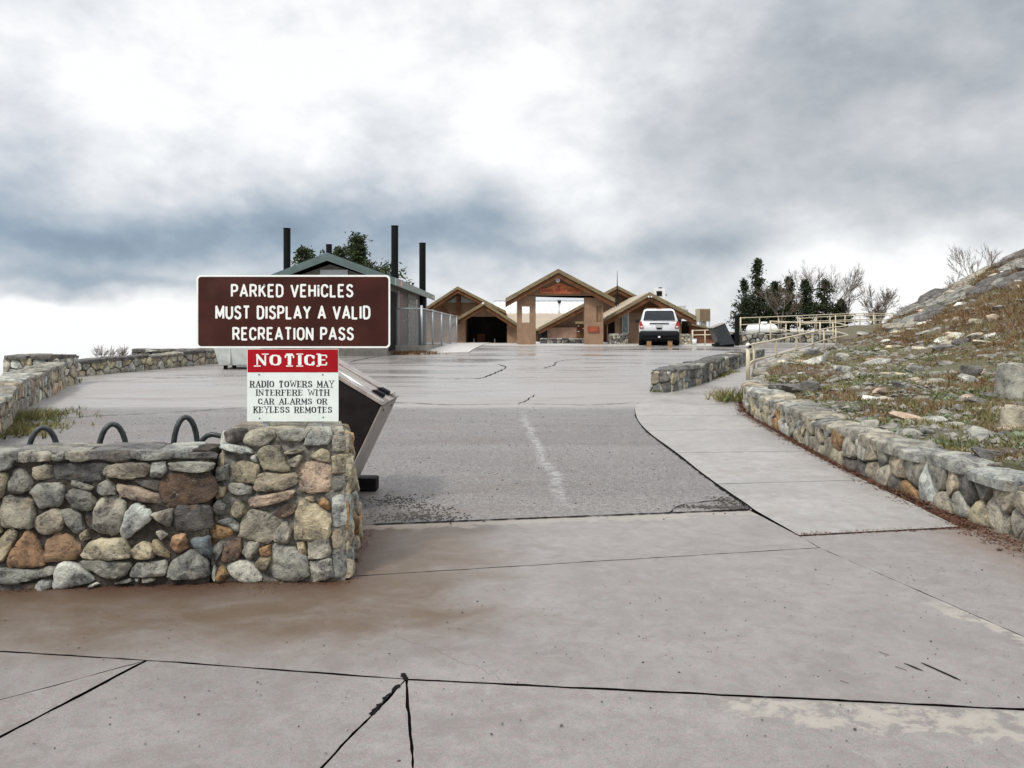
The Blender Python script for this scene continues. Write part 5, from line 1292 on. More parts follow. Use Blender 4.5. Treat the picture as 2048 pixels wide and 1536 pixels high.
# ------------------------------------------------------------------ the lodge buildings
def gable(name, label, D, apex, eL, eR, depth, wallD, th=.16, ov=.5, roofm='roof_tan', wallx=None, zb=None, wallm='stucco', root=None, soff=True):
    """a gable end seen from the lot: two roof slopes, fascia boards, gable wall set back under the eaves"""
    a = at(*apex, D); l = at(*eL, D); r = at(*eR, D); zb = lot(38) if zb is None else zb
    root = root or thing(name, label, 'building', (a.x, D, zb))
    for s_, e in ((-1, l), (1, r)):
        MB().prism([(a.x, a.z-th*.45), (e.x, e.z-th*.45), (e.x, e.z), (a.x, a.z)], D+.05, D+depth).build('roof', M[roofm], root)
        MB().prism([(a.x, a.z-th), (e.x, e.z-th), (e.x, e.z+.015), (a.x, a.z+.015)], D, D+.045).build('fascia', M['fascia'], root)
        if soff: MB().prism([(a.x, a.z-th*2.4), (e.x, e.z-th*2.4), (e.x, e.z-th*1.02), (a.x, a.z-th*1.02)], D+.08, D+.2).build('barge_board', M['stucco_dark'], root)
    if wallx:
        w0, w1 = wallx; x0 = at(w0, 0, D).x; x1 = at(w1, 0, D).x
        kl = (a.z-l.z)/(a.x-l.x); kr = (a.z-r.z)/(r.x-a.x); g = th*.5
        poly = [(x0, zb-.1), (x1, zb-.1), (x1, a.z-(x1-a.x)*kr-g), (a.x, a.z-g), (x0, a.z-(a.x-x0)*kl-g)]
        MB().prism(poly, wallD, D+depth-.3).build('wall', M[wallm], root)
    return root, a, l, r
def panel(root, name, x0, x1, y0, y1, D, mat, th=.06, parent=None):
    p = at(x0, y1, D); q = at(x1, y0, D)
    o = MB().box(p.x, q.x, D-th, D, p.z, q.z).build(name, M[mat] if isinstance(mat, str) else mat, parent or root)
    return o
# left wing
r1, *_ = gable('lodge_wing', 'left lodge wing with a broad tan gable and triangular glazing, partly behind the fence', 47.5, (915, 573), (842, 621), (1012, 622), 9, 48.6, wallx=(848, 990))
panel(r1, 'post', 913.5, 921, 590, 634, 48.5, 'stucco_dark', .2)
for (a0, b0), (a1, b1), (a2, b2) in (((893, 605), (914, 592), (914, 605)), ((923, 592), (951, 605), (923, 605))):
    P = [at(a0, b0, 48.45), at(a1, b1, 48.45), at(a2, b2, 48.45)]
    fr_ = MB().prism([(p.x, p.z) for p in P], 48.38, 48.46).build('window', M['galv'], r1)
    cg = sum(P, Vector())/3
    pn = MB().prism([((p.x-cg.x)*.86+cg.x, (p.z-cg.z)*.86+cg.z) for p in P], 48.35, 48.37).build('pane', M['glass_pale'], r1); pn.parent = fr_
a0 = at(882, 612, 48.4); a1 = at(902, 636, 48.4)
MB().prism([(a0.x, a0.z), (a0.x+.15, a0.z), (a1.x+.15, a1.z), (a1.x, a1.z)], 48.2, 48.5).build('brace', M['stucco_dark'], r1)
# lower porch before it, with a dark opening
r2, a, l, r = gable('lodge_porch', 'low tan gabled porch with a wide dark opening, left of the gateway', 43.6, (968, 604), (902, 643), (1040, 650), 4.2, 44.2)
zb = lot(40)
def wp(px, py, D=44.2): p = at(px, py, D); return (p.x, p.z)
MB().prism([(wp(917, 0)[0], zb-.1), (wp(931, 0)[0], zb-.1), wp(931, 636), wp(917, 643)], 44.2, 47.4).build('wall', M['stucco'], r2)
MB().prism([(wp(1014, 0)[0], zb-.1), (wp(1036, 0)[0], zb-.1), wp(1036, 650), wp(1014, 640)], 44.2, 47.4).build('wall', M['stucco'], r2)
MB().prism([wp(931.3, 633), wp(1013.7, 633), wp(1013.7, 634.5), wp(1009, 631), wp(968, 611), wp(931.3, 629.5)], 44.2, 44.5).build('gable_wall', M['stucco'], r2)
MB().box(wp(931.5, 0)[0], wp(1013.5, 0)[0], 46.4, 46.6, zb-.1, wp(0, 632)[1]).build('back_wall', M['shade_dark'], r2)
MB().box(wp(951, 0)[0], wp(968, 0)[0], 46.1, 46.35, zb, wp(0, 668)[1]).build('crate', M['stucco_dark'], r2)
for px in (946, 988): MB().box(wp(px, 0)[0], wp(px+1.6, 0)[0], 44.9, 44.96, zb, wp(0, 678)[1]).build('post', M['galv'], r2)
MB().bar((*[wp(967, 0)[0]], 43.55, wp(0, 607)[1]), (wp(967, 0)[0], 43.4, wp(0, 607.5)[1]), .06, 10).build('lamp', M['white_plastic'], r2)
# gateway
GD = 40.0
gt, a, l, r = gable('entrance_gateway', 'tall tan stucco gateway with a gabled top and a wide open middle', GD-.5, (1116.5, 538), (1011, 597), (1230, 597.5), 1.7, GD, th=.18)
def gx(px, D=GD): return at(px, 0, D).x
def gz(py, D=GD): return at(0, py, D).z
kk = (a.z-l.z)/(a.x-l.x)
def under(px): return a.z-.14-abs(gx(px)-a.x)*kk
zb = lot(40)-.05
st_ = M['stucco']
mb = MB(); y0, y1 = GD, GD+.62
mb.box(gx(1034), gx(1044), y0, y1, zb, gz(592)); mb.box(gx(1059.5), gx(1071.5), y0, y1, zb, gz(592))
mb.box(gx(1044), gx(1059.5), y0, y1, zb, gz(645)); mb.box(gx(1044), gx(1059.5), y0, y1, gz(612.5), gz(592))
mb.build('pillar', st_, gt)
mb = MB()
mb.box(gx(1170), gx(1193), y0, y1, zb, gz(592)); mb.box(gx(1203), gx(1206.5), y0, y1, zb, gz(592))
mb.box(gx(1193), gx(1203), y0, y1, zb, gz(644)); mb.box(gx(1193), gx(1203), y0+.12, y1, gz(644), gz(612)); mb.box(gx(1193), gx(1203), y0, y1, gz(612), gz(592))
mb.build('pillar', st_, gt)
MB().prism([(gx(1034), gz(591.9)), (gx(1206.5), gz(591.9)), (gx(1206.5), under(1206.5)), (a.x, a.z-.14), (gx(1034), under(1034))], y0, y1).build('lintel', st_, gt)
MB().bar((gx(1115.5), GD-.12, gz(561)), (gx(1115.5), GD, gz(561)), .11, 14).build('lamp', M['white_plastic'], gt, smooth=False)
MB().box(gx(1112), gx(1119), GD-.06, GD-.001, gz(565), gz(562.8)).build('lamp_bracket', M['rubber'], gt)
hs = thing('lodge_name_sign', 'orange wooden name board with red letters over the gateway opening', 'sign', (gx(1120), GD-.06, gz(587.5)))
MB().prism([(gx(1079), gz(587.5)), (gx(1162), gz(587.5)), (gx(1162), gz(577)), (gx(1150), gz(577)), (gx(1122), gz(566)), (gx(1115), gz(566)), (gx(1092), gz(577)), (gx(1079), gz(577))], GD-.08, GD-.004).build('board', M['wood_sign'], hs)
text('lettering', 'SANDIA', gx(1082.5), gx(1106), gz(583.6), gz(578), GD-.082, M['red_letter'], hs, True, .24, .12, .25)
text('lettering', 'CREST', gx(1110), gx(1131), gz(583.6), gz(577), GD-.082, M['red_letter'], hs, True, .24, .12, .25)
text('lettering', 'HOUSE', gx(1135), gx(1159), gz(583.6), gz(578), GD-.082, M['red_letter'], hs, True, .24, .12, .25)
MB().prism([(gx(1112), gz(570)), (gx(1116), gz(576)), (gx(1119), gz(576)), (gx(1123), gz(570)), (gx(1119), gz(572.5)), (gx(1117.5), gz(570.5)), (gx(1115.5), gz(572.5))], GD-.085, GD-.081).build('emblem', M['red_letter'], hs)
for q in range(7): MB().box(gx(1104+q*4.6), gx(1107.4+q*4.6), GD-.083, GD-.0805, gz(586.6), gz(585.4)).build('small_mark', M['red_letter'], hs)
ws = thing('small_red_sign', 'small dark red notice board on the right gateway pillar', 'sign', (gx(1186), GD-.05, gz(665)))
MB().box(gx(1175.5), gx(1198), GD-.06, GD-.002, gz(664.5), gz(653)).build('board', simple('dark_red_board', (.23, .035, .018), .6, .2), ws)
for q, (u, w_) in enumerate(((1178, 1195), (1179, 1193), (1178, 1194))): MB().box(gx(u), gx(w_), GD-.064, GD-.0605, gz(656.6+q*3), gz(655.4+q*3)).build('small_mark', M['wood_sign'], ws)
# white ribbed roof behind
wr = thing('white_roof_hall', 'far hall with a white ribbed metal roof seen through the gateway', 'building', (2.2, 60, .9))
RD = 59.0; e0 = at(985, 628, RD); e1 = at(1200, 628, RD); p0_ = at(985, 604, RD); zr0, zr1 = e0.z, 3.75
nP = 18
for q in range(nP):
    xa = e0.x+(e1.x-e0.x)*q/nP; xb = e0.x+(e1.x-e0.x)*(q+1)/nP
    MB().prism([(RD, zr0), (RD, zr0+.05), (RD+5, zr1+.05+.12), (RD+5, zr1+.12)], xa+.01, xb-.01, 'x').build('roof_panel', M['roof_white'], wr)
    MB().prism([(RD-.02, zr0), (RD-.02, zr0+.10), (RD+5, zr1+.05+.17), (RD+5, zr1+.12)], xa-.018, xa+.008, 'x').build('roof_rib', M['galv'], wr)
MB().box(e0.x, e1.x, RD+4.9, RD+5.15, zr1+.13, zr1+.24).build('ridge_cap', M['galv'], wr)
MB().box(e0.x, e1.x, RD+.3, RD+9, .6, zr0-.01).build('wall', M['stucco'], wr)
fl = at(1118.5, 600, 57.5)
t = thing('flue_pipe', 'grey metal flue pipe in front of the white ribbed roof', 'flue pipe', (fl.x, 57.5, 2.3))
MB().bar((fl.x, 57.5, 1.5), (fl.x, 57.5, fl.z-.2), .08, 10).build('pipe', M['galv'], t, smooth=True)
MB().bar((fl.x, 57.5, fl.z-.2), (fl.x, 57.5, fl.z), .14, 10).build('cowl', M['steel_pole'], t, smooth=True)
# lower tan roof plane in front of the white one
lr = thing('lower_tan_roof', 'smooth tan sloping roof below the white ribbed one, behind the gateway', 'building', (1.0, 53, .9))
q0 = at(975, 628, 55); q1 = at(1200, 628, 55); z2 = at(0, 657, 50).z
MB().add([(q0.x, 50, z2), (q1.x, 50, z2), (q1.x, 55.5, q0.z+.06), (q0.x, 55.5, q0.z+.06), (q0.x, 50, z2-.12), (q1.x, 50, z2-.12), (q1.x, 55.5, q0.z-.06), (q0.x, 55.5, q0.z-.06)],
         [(0, 1, 2, 3), (7, 6, 5, 4), (0, 4, 5, 1), (1, 5, 6, 2), (2, 6, 7, 3), (3, 7, 4, 0)]).build('roof', M['roof_tan'], lr)
MB().box(q0.x+.2, q1.x-.2, 50.5, 55.3, .6, z2-.13).build('wall', M['stucco'], lr)
# main hall gable behind the gateway
r3, a, l, r = gable('main_hall', 'large brown gabled hall behind the right side of the gateway, under the mast', 48.5, (1235, 571.5), (1078, 655), (1360, 636), 3, 49.4, wallx=(1092, 1330), wallm='stucco', th=.17)
panel(r3, 'lean_to', 1094, 1155, 655, 690, 49.3, simple('pinkish_stucco', (.30, .185, .135), .85, .2, 3, .3), .3)
panel(r3, 'corner_shade', 1076, 1093, 662, 692, 49.2, 'shade_dark', .3)  # near-black panel painting in the shaded corner
panel(r3, 'timber_door', 1153, 1170, 648, 690, 49.0, 'stucco_dark', .2)
panel(r3, 'door_hood', 1150, 1218, 643, 648, 48.7, 'fascia', .5)
panel(r3, 'side_door', 1207, 1216, 648, 692, 48.95, 'stucco_dark', .2)
panel(r3, 'wall_lamp', 1094.5, 1099.5, 647, 652, 48.9, 'white_plastic', .12)
for (x_, y_) in ((1157, 652), (1167, 657), (1157, 663)): panel(r3, 'hinge', x_-1.6, x_+1.6, y_-1, y_+1, 48.78, 'white_plastic', .03)
stone_wall('stone_wall', 'knee-high dark stone wall across the foot of the gateway opening', [(gx(1073)+.3, 43.5), (gx(1171)+.5, 43.2)], lambda s_: .30, .35, (-1,), .3, .17, 'dgdg', None, 31, capw=.4, cap_pal='gdw', depth=.04, wn=8)
ms = at(1234.5, 541, 46.6)
mt_ = thing('radio_mast', 'slim dark lattice mast with a whip on top, right of the gateway', 'mast', (ms.x, 46.6, lot(46)))
for k in range(3):
    an = k*2.094; MB().bar((ms.x+.13*math.cos(an), 46.6+.13*math.sin(an), .8), (ms.x+.05*math.cos(an), 46.6+.05*math.sin(an), ms.z-1.4), .022, 5).build('leg', M['rubber'], mt_)
zz = 1.0; k = 0
while zz < ms.z-1.5:
    an = (k % 3)*2.094; an2 = ((k+1) % 3)*2.094; rr_ = .13-.08*(zz-.8)/(ms.z-2.2)
    MB().bar((ms.x+rr_*math.cos(an), 46.6+rr_*math.sin(an), zz), (ms.x+rr_*math.cos(an2), 46.6+rr_*math.sin(an2), zz+.12), .013, 4).build('brace', M['rubber'], mt_); zz += .14; k += 1
MB().bar((ms.x, 46.6, ms.z-1.45), (ms.x, 46.6, ms.z), .045, 6, .008).build('whip', M['rubber'], mt_)
# right lodge behind the car
r4, a, l, r = gable('right_lodge', 'tan gabled lodge with deep dark eaves right behind the parked car', 41.5, (1299.5, 584.5), (1212, 634), (1393, 633), 7, 42.6, th=.19)
zb = lot(41)-.05
x0 = at(1238, 0, 42.6).x; x1 = at(1363, 0, 42.6).x; kl = (a.z-l.z)/(a.x-l.x)
MB().prism([(x0, zb), (x1, zb), (x1, a.z-(x1-a.x)*kl-.14), (a.x, a.z-.14), (x0, a.z-(a.x-x0)*kl-.14)], 42.6, 48.2).build('wall', M['stucco'], r4)
tr = MB().prism([(at(1248, 0, 42.5).x, at(0, 625, 42.5).z), (at(1350, 0, 42.5).x, at(0, 625, 42.5).z), (a.x+.05, a.z-.30), (a.x-.05, a.z-.30)], 42.48, 42.59)
tr.build('gable_board', M['stucco_dark'], r4)
dr = panel(r4, 'door', 1244, 1257.5, 625, 667, 42.55, 'galv', .08)
pn = panel(r4, 'pane', 1246, 1255.5, 627, 664, 42.46, 'glass_pale', .02); pn.parent = dr
for px in (1238.5, 1361): panel(r4, 'bracket', px-1.6, px+1.6, 622, 628, 41.9, 'fascia', .3)
for px in (1297, 1302.5): panel(r4, 'ridge_lamp', px-1.5, px+1.5, 592, 595, 41.45, 'white_plastic', .06)
# recessed bays below the eaves; shade is put into the back wall's colour
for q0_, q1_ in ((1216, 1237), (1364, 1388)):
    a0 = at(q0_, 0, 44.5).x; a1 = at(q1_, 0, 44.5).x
    MB().box(a0, a1, 44.4, 44.6, zb, at(0, 642, 44.5).z).build('bay_wall', M['bay_shade'], r4)
# low red annex to the right
r5 = thing('low_annex', 'low rust-red annex with a sloping tan roof between the right lodge and the leaning bin', 'building', (10.6, 44, lot(40)))
P = [at(1383, 647, 43.5), at(1436, 658.5, 43.5)]
MB().prism([(P[0].x, P[0].z-.10), (P[1].x, P[1].z-.10), (P[1].x, P[1].z), (P[0].x, P[0].z)], 43.4, 47).build('roof', M['fascia'], r5)
MB().prism([(P[0].x, .8), (P[1].x-.1, .8), (P[1].x-.1, P[1].z-.11), (P[0].x, P[0].z-.11)], 43.8, 46.8).build('wall', simple('rust_wall', (.25, .10, .06), .8, .25, 3, .2), r5)
# roof-top machines
def hv(name, label, cat, x0, x1, y0, y1, D, mat, dep=1.0, extra=None):
    p = at(x0, y1, D); q = at(x1, y0, D); t = thing(name, label, cat, ((p.x+q.x)/2, D, p.z))
    MB().box(p.x, q.x, D, D+dep, p.z, q.z).build('casing', M[mat], t, bevel=.02); return t, p, q
t, p, q = hv('roof_ventilator', 'white square ventilator unit above the right lodge ridge', 'ventilator', 1309, 1331, 577, 600, 46, 'white_plastic')
panel(t, 'grille', 1313, 1324, 582, 592, 45.99, 'rubber', .02); panel(t, 'top_cap', 1317, 1323, 575, 577, 46.3, 'rubber', .2); panel(t, 'elbow', 1331, 1333, 588, 592, 46.4, 'galv', .15)
t, p, q = hv('roof_ventilator', 'small grey-green box vent low on the right slope of the right lodge roof', 'ventilator', 1361, 1372, 611, 619, 45, 'bin_grey', .6)
MB().box(p.x-.1, q.x+.1, 44.9, 45.7, p.z-.25, p.z-.002).build('curb', M['galv'], t)
t, p, q = hv('evaporative_cooler', 'beige louvred cooler box standing on a frame right of the lodges', 'cooler', 1398, 1421, 617, 643, 48, 'cooler')
for k in range(9): MB().box(p.x+.06+k*.068, p.x+.085+k*.068, 47.97, 47.998, p.z+.05, q.z-.05).build('louvre', M['stucco_dark'], t)
for k in (0, 1):
    xx = p.x+.04 if k == 0 else q.x-.08
    for yy in (48.05, 48.85): MB().box(xx, xx+.04, yy, yy+.04, .85, p.z-.002).build('leg', M['galv'], t)
MB().box(p.x+.25, q.x-.2, 48.3, 48.7, 1.0, p.z-.003).build('duct', M['white_plastic'], t)
# bucket
bk = at(1388.5, 680, 38.6)
t = thing('bucket', 'white plastic bucket standing at the foot of the low railing', 'bucket', (bk.x, 38.6, lot(38.6)+.02))
MB().bar((bk.x, 38.6, lot(38.6)+.02), (bk.x, 38.6, lot(38.6)+.30), .10, 16, .125).build('pail', M['white_plastic'], t, smooth=True)
MB().bar((bk.x, 38.6, lot(38.6)+.301), (bk.x, 38.6, lot(38.6)+.325), .132, 16).build('lid', M['white_plastic'], t)
# masonry piers by the lodge
boxstone('stone_planter', 'bulging round-shouldered stone planter between the gateway and the parked car', at(1219, 0, 40.5).x, at(1255, 0, 40.5).x, 40.3, 41.1, .85, at(0, 667, 40.5).z, .22, .17, 'gdtg', 33, cat='planter')
boxstone('stone_planter', 'square pale stone planter to the right of the parked car', at(1357, 0, 40.5).x, at(1380, 0, 40.5).x, 40.3, 41.0, .85, at(0, 668, 40.5).z, .22, .17, 'yygtw', 34, cat='planter')
for px, lb in ((1298, 'left'), (1340, 'right')):
    w0 = at(px-3.8, 0, 35.4).x; w1 = at(px+3.8, 0, 35.4).x
    t = thing('wooden_post', 'short squared timber post behind the %s rear wheel of the parked car' % lb, 'post', ((w0+w1)/2, 35.4, lot(35.4)), 'timber posts behind the car')
    MB().box(w0, w1, 35.3, 35.5, lot(35.4)-.05, at(0, 683, 35.4).z).build('shaft', M['wood'], t, bevel=.01)
    MB().box(w0-.01, w1+.01, 35.29, 35.51, at(0, 683, 35.4).z+.001, at(0, 682.4, 35.4).z+.004).build('top_face', M['wood'], t)

# ------------------------------------------------------------------ parked car (seen from behind)
CX = at(1318.5, 0, 36.9).x; CY = 36.9; CZ = lot(37)+.01
car = thing('parked_car', 'white sport utility vehicle with dark lower cladding parked with its tail to the lot', 'car', (CX, CY, CZ))
def loft(secs, name, mat, bev=0, smooth=True, caps=True):
    v = []; f = []; n = len(secs[0][1])
    for y, ring in secs: v += [(CX+x, CY+y, CZ+z) for x, z in ring]
    for i in range(len(secs)-1):
        for k in range(n): f.append((i*n+k, i*n+(k+1) % n, (i+1)*n+(k+1) % n, (i+1)*n+k))
    if caps: f += [tuple(range(n-1, -1, -1)), tuple((len(secs)-1)*n+k for k in range(n))]
    return MB().add(v, f).build(name, mat, car, bevel=bev, smooth=smooth)
def bodyring(hw, z0, z1, sh=.06, inset_=.05):
    return [(-hw+.03, z0), (hw-.03, z0), (hw, z0+sh), (hw+.005, (z0+z1)/2), (hw-.01, z1-sh), (hw-inset_, z1), (-hw+inset_, z1), (-hw+.01, z1-sh), (-hw-.005, (z0+z1)/2), (-hw, z0+sh)]
loft([(.10, bodyring(.86, .66, 1.10)), (.14, bodyring(.90, .60, 1.13)), (.5, bodyring(.92, .55, 1.14)), (2.4, bodyring(.92, .55, 1.10)), (3.4, bodyring(.90, .55, 1.06)), (4.3, bodyring(.82, .55, .95)), (4.5, bodyring(.74, .58, .85))], 'body', M['car_white'])
loft([(.0, bodyring(.80, .34, .66)), (.03, bodyring(.88, .30, .70)), (.3, bodyring(.93, .28, .68)), (4.4, bodyring(.90, .28, .62)), (4.62, bodyring(.78, .32, .60))], 'lower_cladding', M['car_dark'])
def cab(hb, ht, z0, z1): return [(-hb, z0), (hb, z0), (hb-.02, z0+.06), (ht+.02, z1-.12), (ht-.04, z1-.03), (ht-.16, z1), (-ht+.16, z1), (-ht+.04, z1-.03), (-ht-.02, z1-.12), (-hb+.02, z0+.06)]
v_ = loft([(.17, cab(.86, .80, 1.10, 1.18)), (.24, cab(.87, .74, 1.10, 1.50)), (.36, cab(.87, .70, 1.10, 1.70)), (.6, cab(.87, .70, 1.10, 1.735)), (2.2, cab(.86, .69, 1.08, 1.73)), (2.7, cab(.86, .66, 1.07, 1.64)), (3.35, cab(.84, .6, 1.04, 1.12))], 'cabin', M['car_white'])
MB().add([(CX+x, CY+y-.04, CZ+z) for x, y, z in ((-.72, .165, 1.20), (.72, .165, 1.20), (.64, .275, 1.60), (.56, .30, 1.64), (-.56, .30, 1.64), (-.64, .275, 1.60), (-.72, .20, 1.20), (.72, .20, 1.20), (.64, .33, 1.60), (.56, .35, 1.64), (-.56, .35, 1.64), (-.64, .33, 1.60))],
         [(0, 1, 2, 3, 4, 5)]+[(i, (i+1) % 6, (i+1) % 6+6, i+6) for i in range(6)]).build('rear_window', M['glass_dark'], car)
for s_ in (-1, 1):
    tl = MB().add([(CX+s_*a, CY+y-.03, CZ+z) for a, y, z in ((.70, .085, .83), (.88, .10, .80), (.90, .13, 1.12), (.80, .10, 1.14), (.70, .2, .83), (.905, .2, .80), (.91, .3, 1.12), (.80, .3, 1.14))],
         [(0, 1, 2, 3), (0, 4, 5, 1), (1, 5, 6, 2), (2, 6, 7, 3), (3, 7, 4, 0), (7, 6, 5, 4)]).build('tail_light', M['tail_red'], car, bevel=.012)
    c1 = MB().box(CX+s_*.80-.05, CX+s_*.80+.05, CY+.03, CY+.052, CZ+.86, CZ+.92).build('reverse_lamp', M['white_plastic'], car); c1.parent = tl
    MB().box(CX+s_*.99-.1, CX+s_*.99+.1, CY+2.35, CY+2.5, CZ+1.10, CZ+1.27).build('wing_mirror', M['car_dark'], car, bevel=.03)
    MB().tube([(CX+s_*.62, CY+.5, CZ+1.73), (CX+s_*.62, CY+.6, CZ+1.78), (CX+s_*.62, CY+2.0, CZ+1.78), (CX+s_*.62, CY+2.1, CZ+1.72)], .02, 6).build('roof_rail', M['car_dark'], car)
    MB().add([(CX+s_*a, CY+y, CZ+z) for a, y, z in ((.872, .55, 1.20), (.878, 2.6, 1.18), (.74, 2.45, 1.58), (.745, .62, 1.60), (.84, .55, 1.20), (.84, 2.6, 1.18), (.7, 2.45, 1.58), (.7, .62, 1.60))],
             [(0, 1, 2, 3), (4, 7, 6, 5), (0, 4, 5, 1), (1, 5, 6, 2), (2, 6, 7, 3), (3, 7, 4, 0)]).build('side_window', M['glass_dark'], car)
    for y in (.95, 3.7):
        wh = MB().bar((CX+s_*.70, CY+y, CZ+.36), (CX+s_*.93, CY+y, CZ+.36), .37, 28).build('wheel', M['rubber'], car, bevel=.03)
        rm = MB().bar((CX+s_*.931, CY+y, CZ+.36), (CX+s_*.937, CY+y, CZ+.36), .22, 20).build('rim', M['galv'], car); rm.parent = wh
MB().box(CX-.44, CX+.44, CY+.055, CY+.10, CZ+1.04, CZ+1.075).build('tailgate_trim', M['steel_pole'], car)
MB().box(CX-.155, CX+.155, CY+.075, CY+.10, CZ+.86, CZ+1.00).build('number_plate', M['bin_grey'], car)
MB().box(CX-.12, CX+.12, CY+.06, CY+.10, CZ+.78, CZ+.845).build('tailgate_handle', M['rubber'], car)
MB().box(CX-.80, CX+.80, CY-.06, CY+.02, CZ+.46, CZ+.62).build('rear_bumper', M['car_dark'], car, bevel=.03)
MB().box(CX-.05, CX+.04, CY-.10, CY-.061, CZ+.38, CZ+.46).build('hitch', M['white_plastic'], car, bevel=.01)
MB().bar((CX-.25, CY+.18, CZ+1.19), (CX+.2, CY+.16, CZ+1.22), .012, 6).build('wiper', M['rubber'], car)
MB().box(CX-.12, CX+.12, CY+.36, CY+.42, CZ+1.69, CZ+1.72).build('brake_lamp', M['tail_red'], car)
MB().box(CX-.75, CX+.75, CY+3.5, CY+3.56, CZ+.02, CZ+.32).build('under_car_shade', M['car_dark'], car)  # dark sheet added to close the bright gap under the car
MB().box(CX-.7, CX+.7, CY+.3, CY+4.0, CZ+.20, CZ+.33).build('underbody', M['car_dark'], car)
for k in (.9, 1.7): MB().box(CX-.6, CX+.6, CY+k, CY+k+.05, CZ+1.765, CZ+1.79).build('roof_bar', M['stucco_dark'], car)

car.rotation_euler = (0, 0, math.radians(-9))

# ------------------------------------------------------------------ trees
def needle_cloud(pts, size, rr, per=7, spread=.22):
    v = []; f = []
    for (p, d, s_) in pts:
        for _ in range(per):
            o = Vector((rr.gauss(0, 1), rr.gauss(0, 1), rr.gauss(0, .8)))*spread*s_
            c = p+o; a = Vector((rr.gauss(0, 1), rr.gauss(0, 1), rr.gauss(0, 1))).normalized(); a = (a+d*.9).normalized()
            b = a.cross(Vector((rr.gauss(0, 1), rr.gauss(0, 1), rr.gauss(0, 1)))).normalized()
            h = size*rr.uniform(.5, 1.2)*s_; w = h*.42; k = len(v)
            v += [c-a*h*.5, c+b*w*.5, c+a*h*.55, c-b*w*.5]; f.append((k, k+1, k+2, k+3))
    return v, f
def conifer(name, label, x, y, z, H, rad, seed, lean=(0, 0), mat='spruce', dens=1.0, prof=None, top=1.0, nb=70, group=None, size=.24, per=7):
    rr = random.Random(seed); root = thing(name, label, 'tree', (x, y, z), group)
    ax = lambda t: Vector((x+lean[0]*t*t*H+.05*math.sin(t*7+seed), y+lean[1]*t*t*H, z+t*H))
    MB().tube([ax(t/8) for t in range(9)], [H*.028*(1-.9*t/8)+.02 for t in range(9)], 8).build('trunk', M['bark'], root, smooth=True)
    prof = prof or (lambda t: (1-t)**.8*(1 if t > .12 else t/.12*.6+.4))
    P = []; bm_ = MB()
    for i in range(int(nb*dens)):
        t = rr.uniform(.06, .99)**.9; an = rr.uniform(0, 2*math.pi); Lb = rad*prof(t)*rr.uniform(.45, 1.12)
        b = ax(t); dr = Vector((math.cos(an), math.sin(an), rr.uniform(-.12, .45))).normalized()
        e = b+dr*Lb+Vector((lean[0]*.6, lean[1]*.6, 0))*Lb
        m_ = b.lerp(e, .5)+Vector((0, 0, -.06*Lb)); e = e+Vector((0, 0, .12*Lb))
        bm_.tube([b, m_, e], [.03, .018, .006], 4)
        k = max(3, int(Lb/.16))
        for q in range(k):
            s_ = (q+1)/k
            if s_ < .25 and rr.random() < .5: continue
            c = b.lerp(m_, s_*2) if s_ < .5 else m_.lerp(e, s_*2-1)
            P.append((c, dr, (.65+.5*s_)))
    for i in range(int(16*dens)): P.append((ax(1-.02*i*rr.random()), Vector((0, 0, 1)), .5))
    bm_.build('branches', M['bark'], root, fix=False)
    v, f = needle_cloud(P, size, rr, per, .10*rad**.5)
    link_mesh('crown', [tuple(q) for q in v], f, M[mat], root)
    return root
def bare(name, label, x, y, z, H, seed, spread=.5, depth=5, r0=.05, mat='bark_pale', trunkf=.35, group=None, stems=1):
    rmin = .004 if y < 30 else .0025+y*.00011; rr = random.Random(seed); root = thing(name, label, 'tree', (x, y, z), group); tr_ = MB(); br_ = MB()
    def grow(p, d, L, r, k):
        n = 3; pts = [p]; rad = [r]
        for i in range(n):
            d = (d+Vector((rr.gauss(0, .10), rr.gauss(0, .10), rr.gauss(.03, .06)))).normalized(); p = p+d*L/n; pts.append(p); rad.append(r*(1-.4*(i+1)/n))
        (tr_ if k == depth else br_).tube(pts, rad, 6 if k > 3 else 3, caps=False)
        if k <= 0: return
        for q in range(rr.choice((2, 3, 3, 4) if k > 1 else (2, 3))):
            s_ = rr.uniform(.35, 1); i = min(n-1, int(s_*n)); b = pts[i].lerp(pts[i+1], s_*n-i)
            nd = (d+Vector((rr.gauss(0, spread), rr.gauss(0, spread), rr.gauss(.12, .25)))).normalized()
            grow(b, nd, L*rr.uniform(.5, .8), max(rmin, rad[i+1]*.62), k-1)
        grow(p, d, L*.7, max(rmin, rad[-1]*.8), k-1)
    for s_ in range(stems):
        grow(Vector((x+rr.uniform(-.15, .15)*stems, y, z)), Vector((rr.gauss(0, .12*stems), rr.gauss(0, .08), 1)).normalized(), H*trunkf, r0, depth)
    tr_.build('trunk', M[mat], root, smooth=True, fix=False); br_.build('branches', M[mat], root, fix=False)
    return root
def tr(px, pbase, ptop, D): b = at(px, pbase, D); t = at(px, ptop, D); return b.x, D, b.z, t.z-b.z
x, y, z, H = tr(717, 640, 476, 48)
conifer('pine_tree', 'bushy wind-shaped pine rising behind the restroom roof', x, y, z-.6, H+.6, 3.1, 3, (-.02, 0), 'pine', 3.2, lambda t: (.5+.7*math.sin(t*5.2))*(1-t)**.35 if t < .97 else .1, nb=130, size=.22, per=13)
x, y, z, H = tr(672, 640, 498, 49); conifer('pine_tree', 'smaller pine crown between the short vent pipe and the large pine', x, y, z-.6, H+.6, 1.9, 4, (.02, 0), 'pine', 2.2, lambda t: (1-t)**.4, size=.22, per=13)
x, y, z, H = tr(611, 640, 498, 47); conifer('pine_tree', 'small round pine top left of the restroom roof ridge', x, y, z-.6, H+.6, 1.1, 5, (0, 0), 'pine', 1.8, lambda t: .35 if t < .55 else (1-t)**.3*1.0, size=.22, per=13)
zt = 1.4
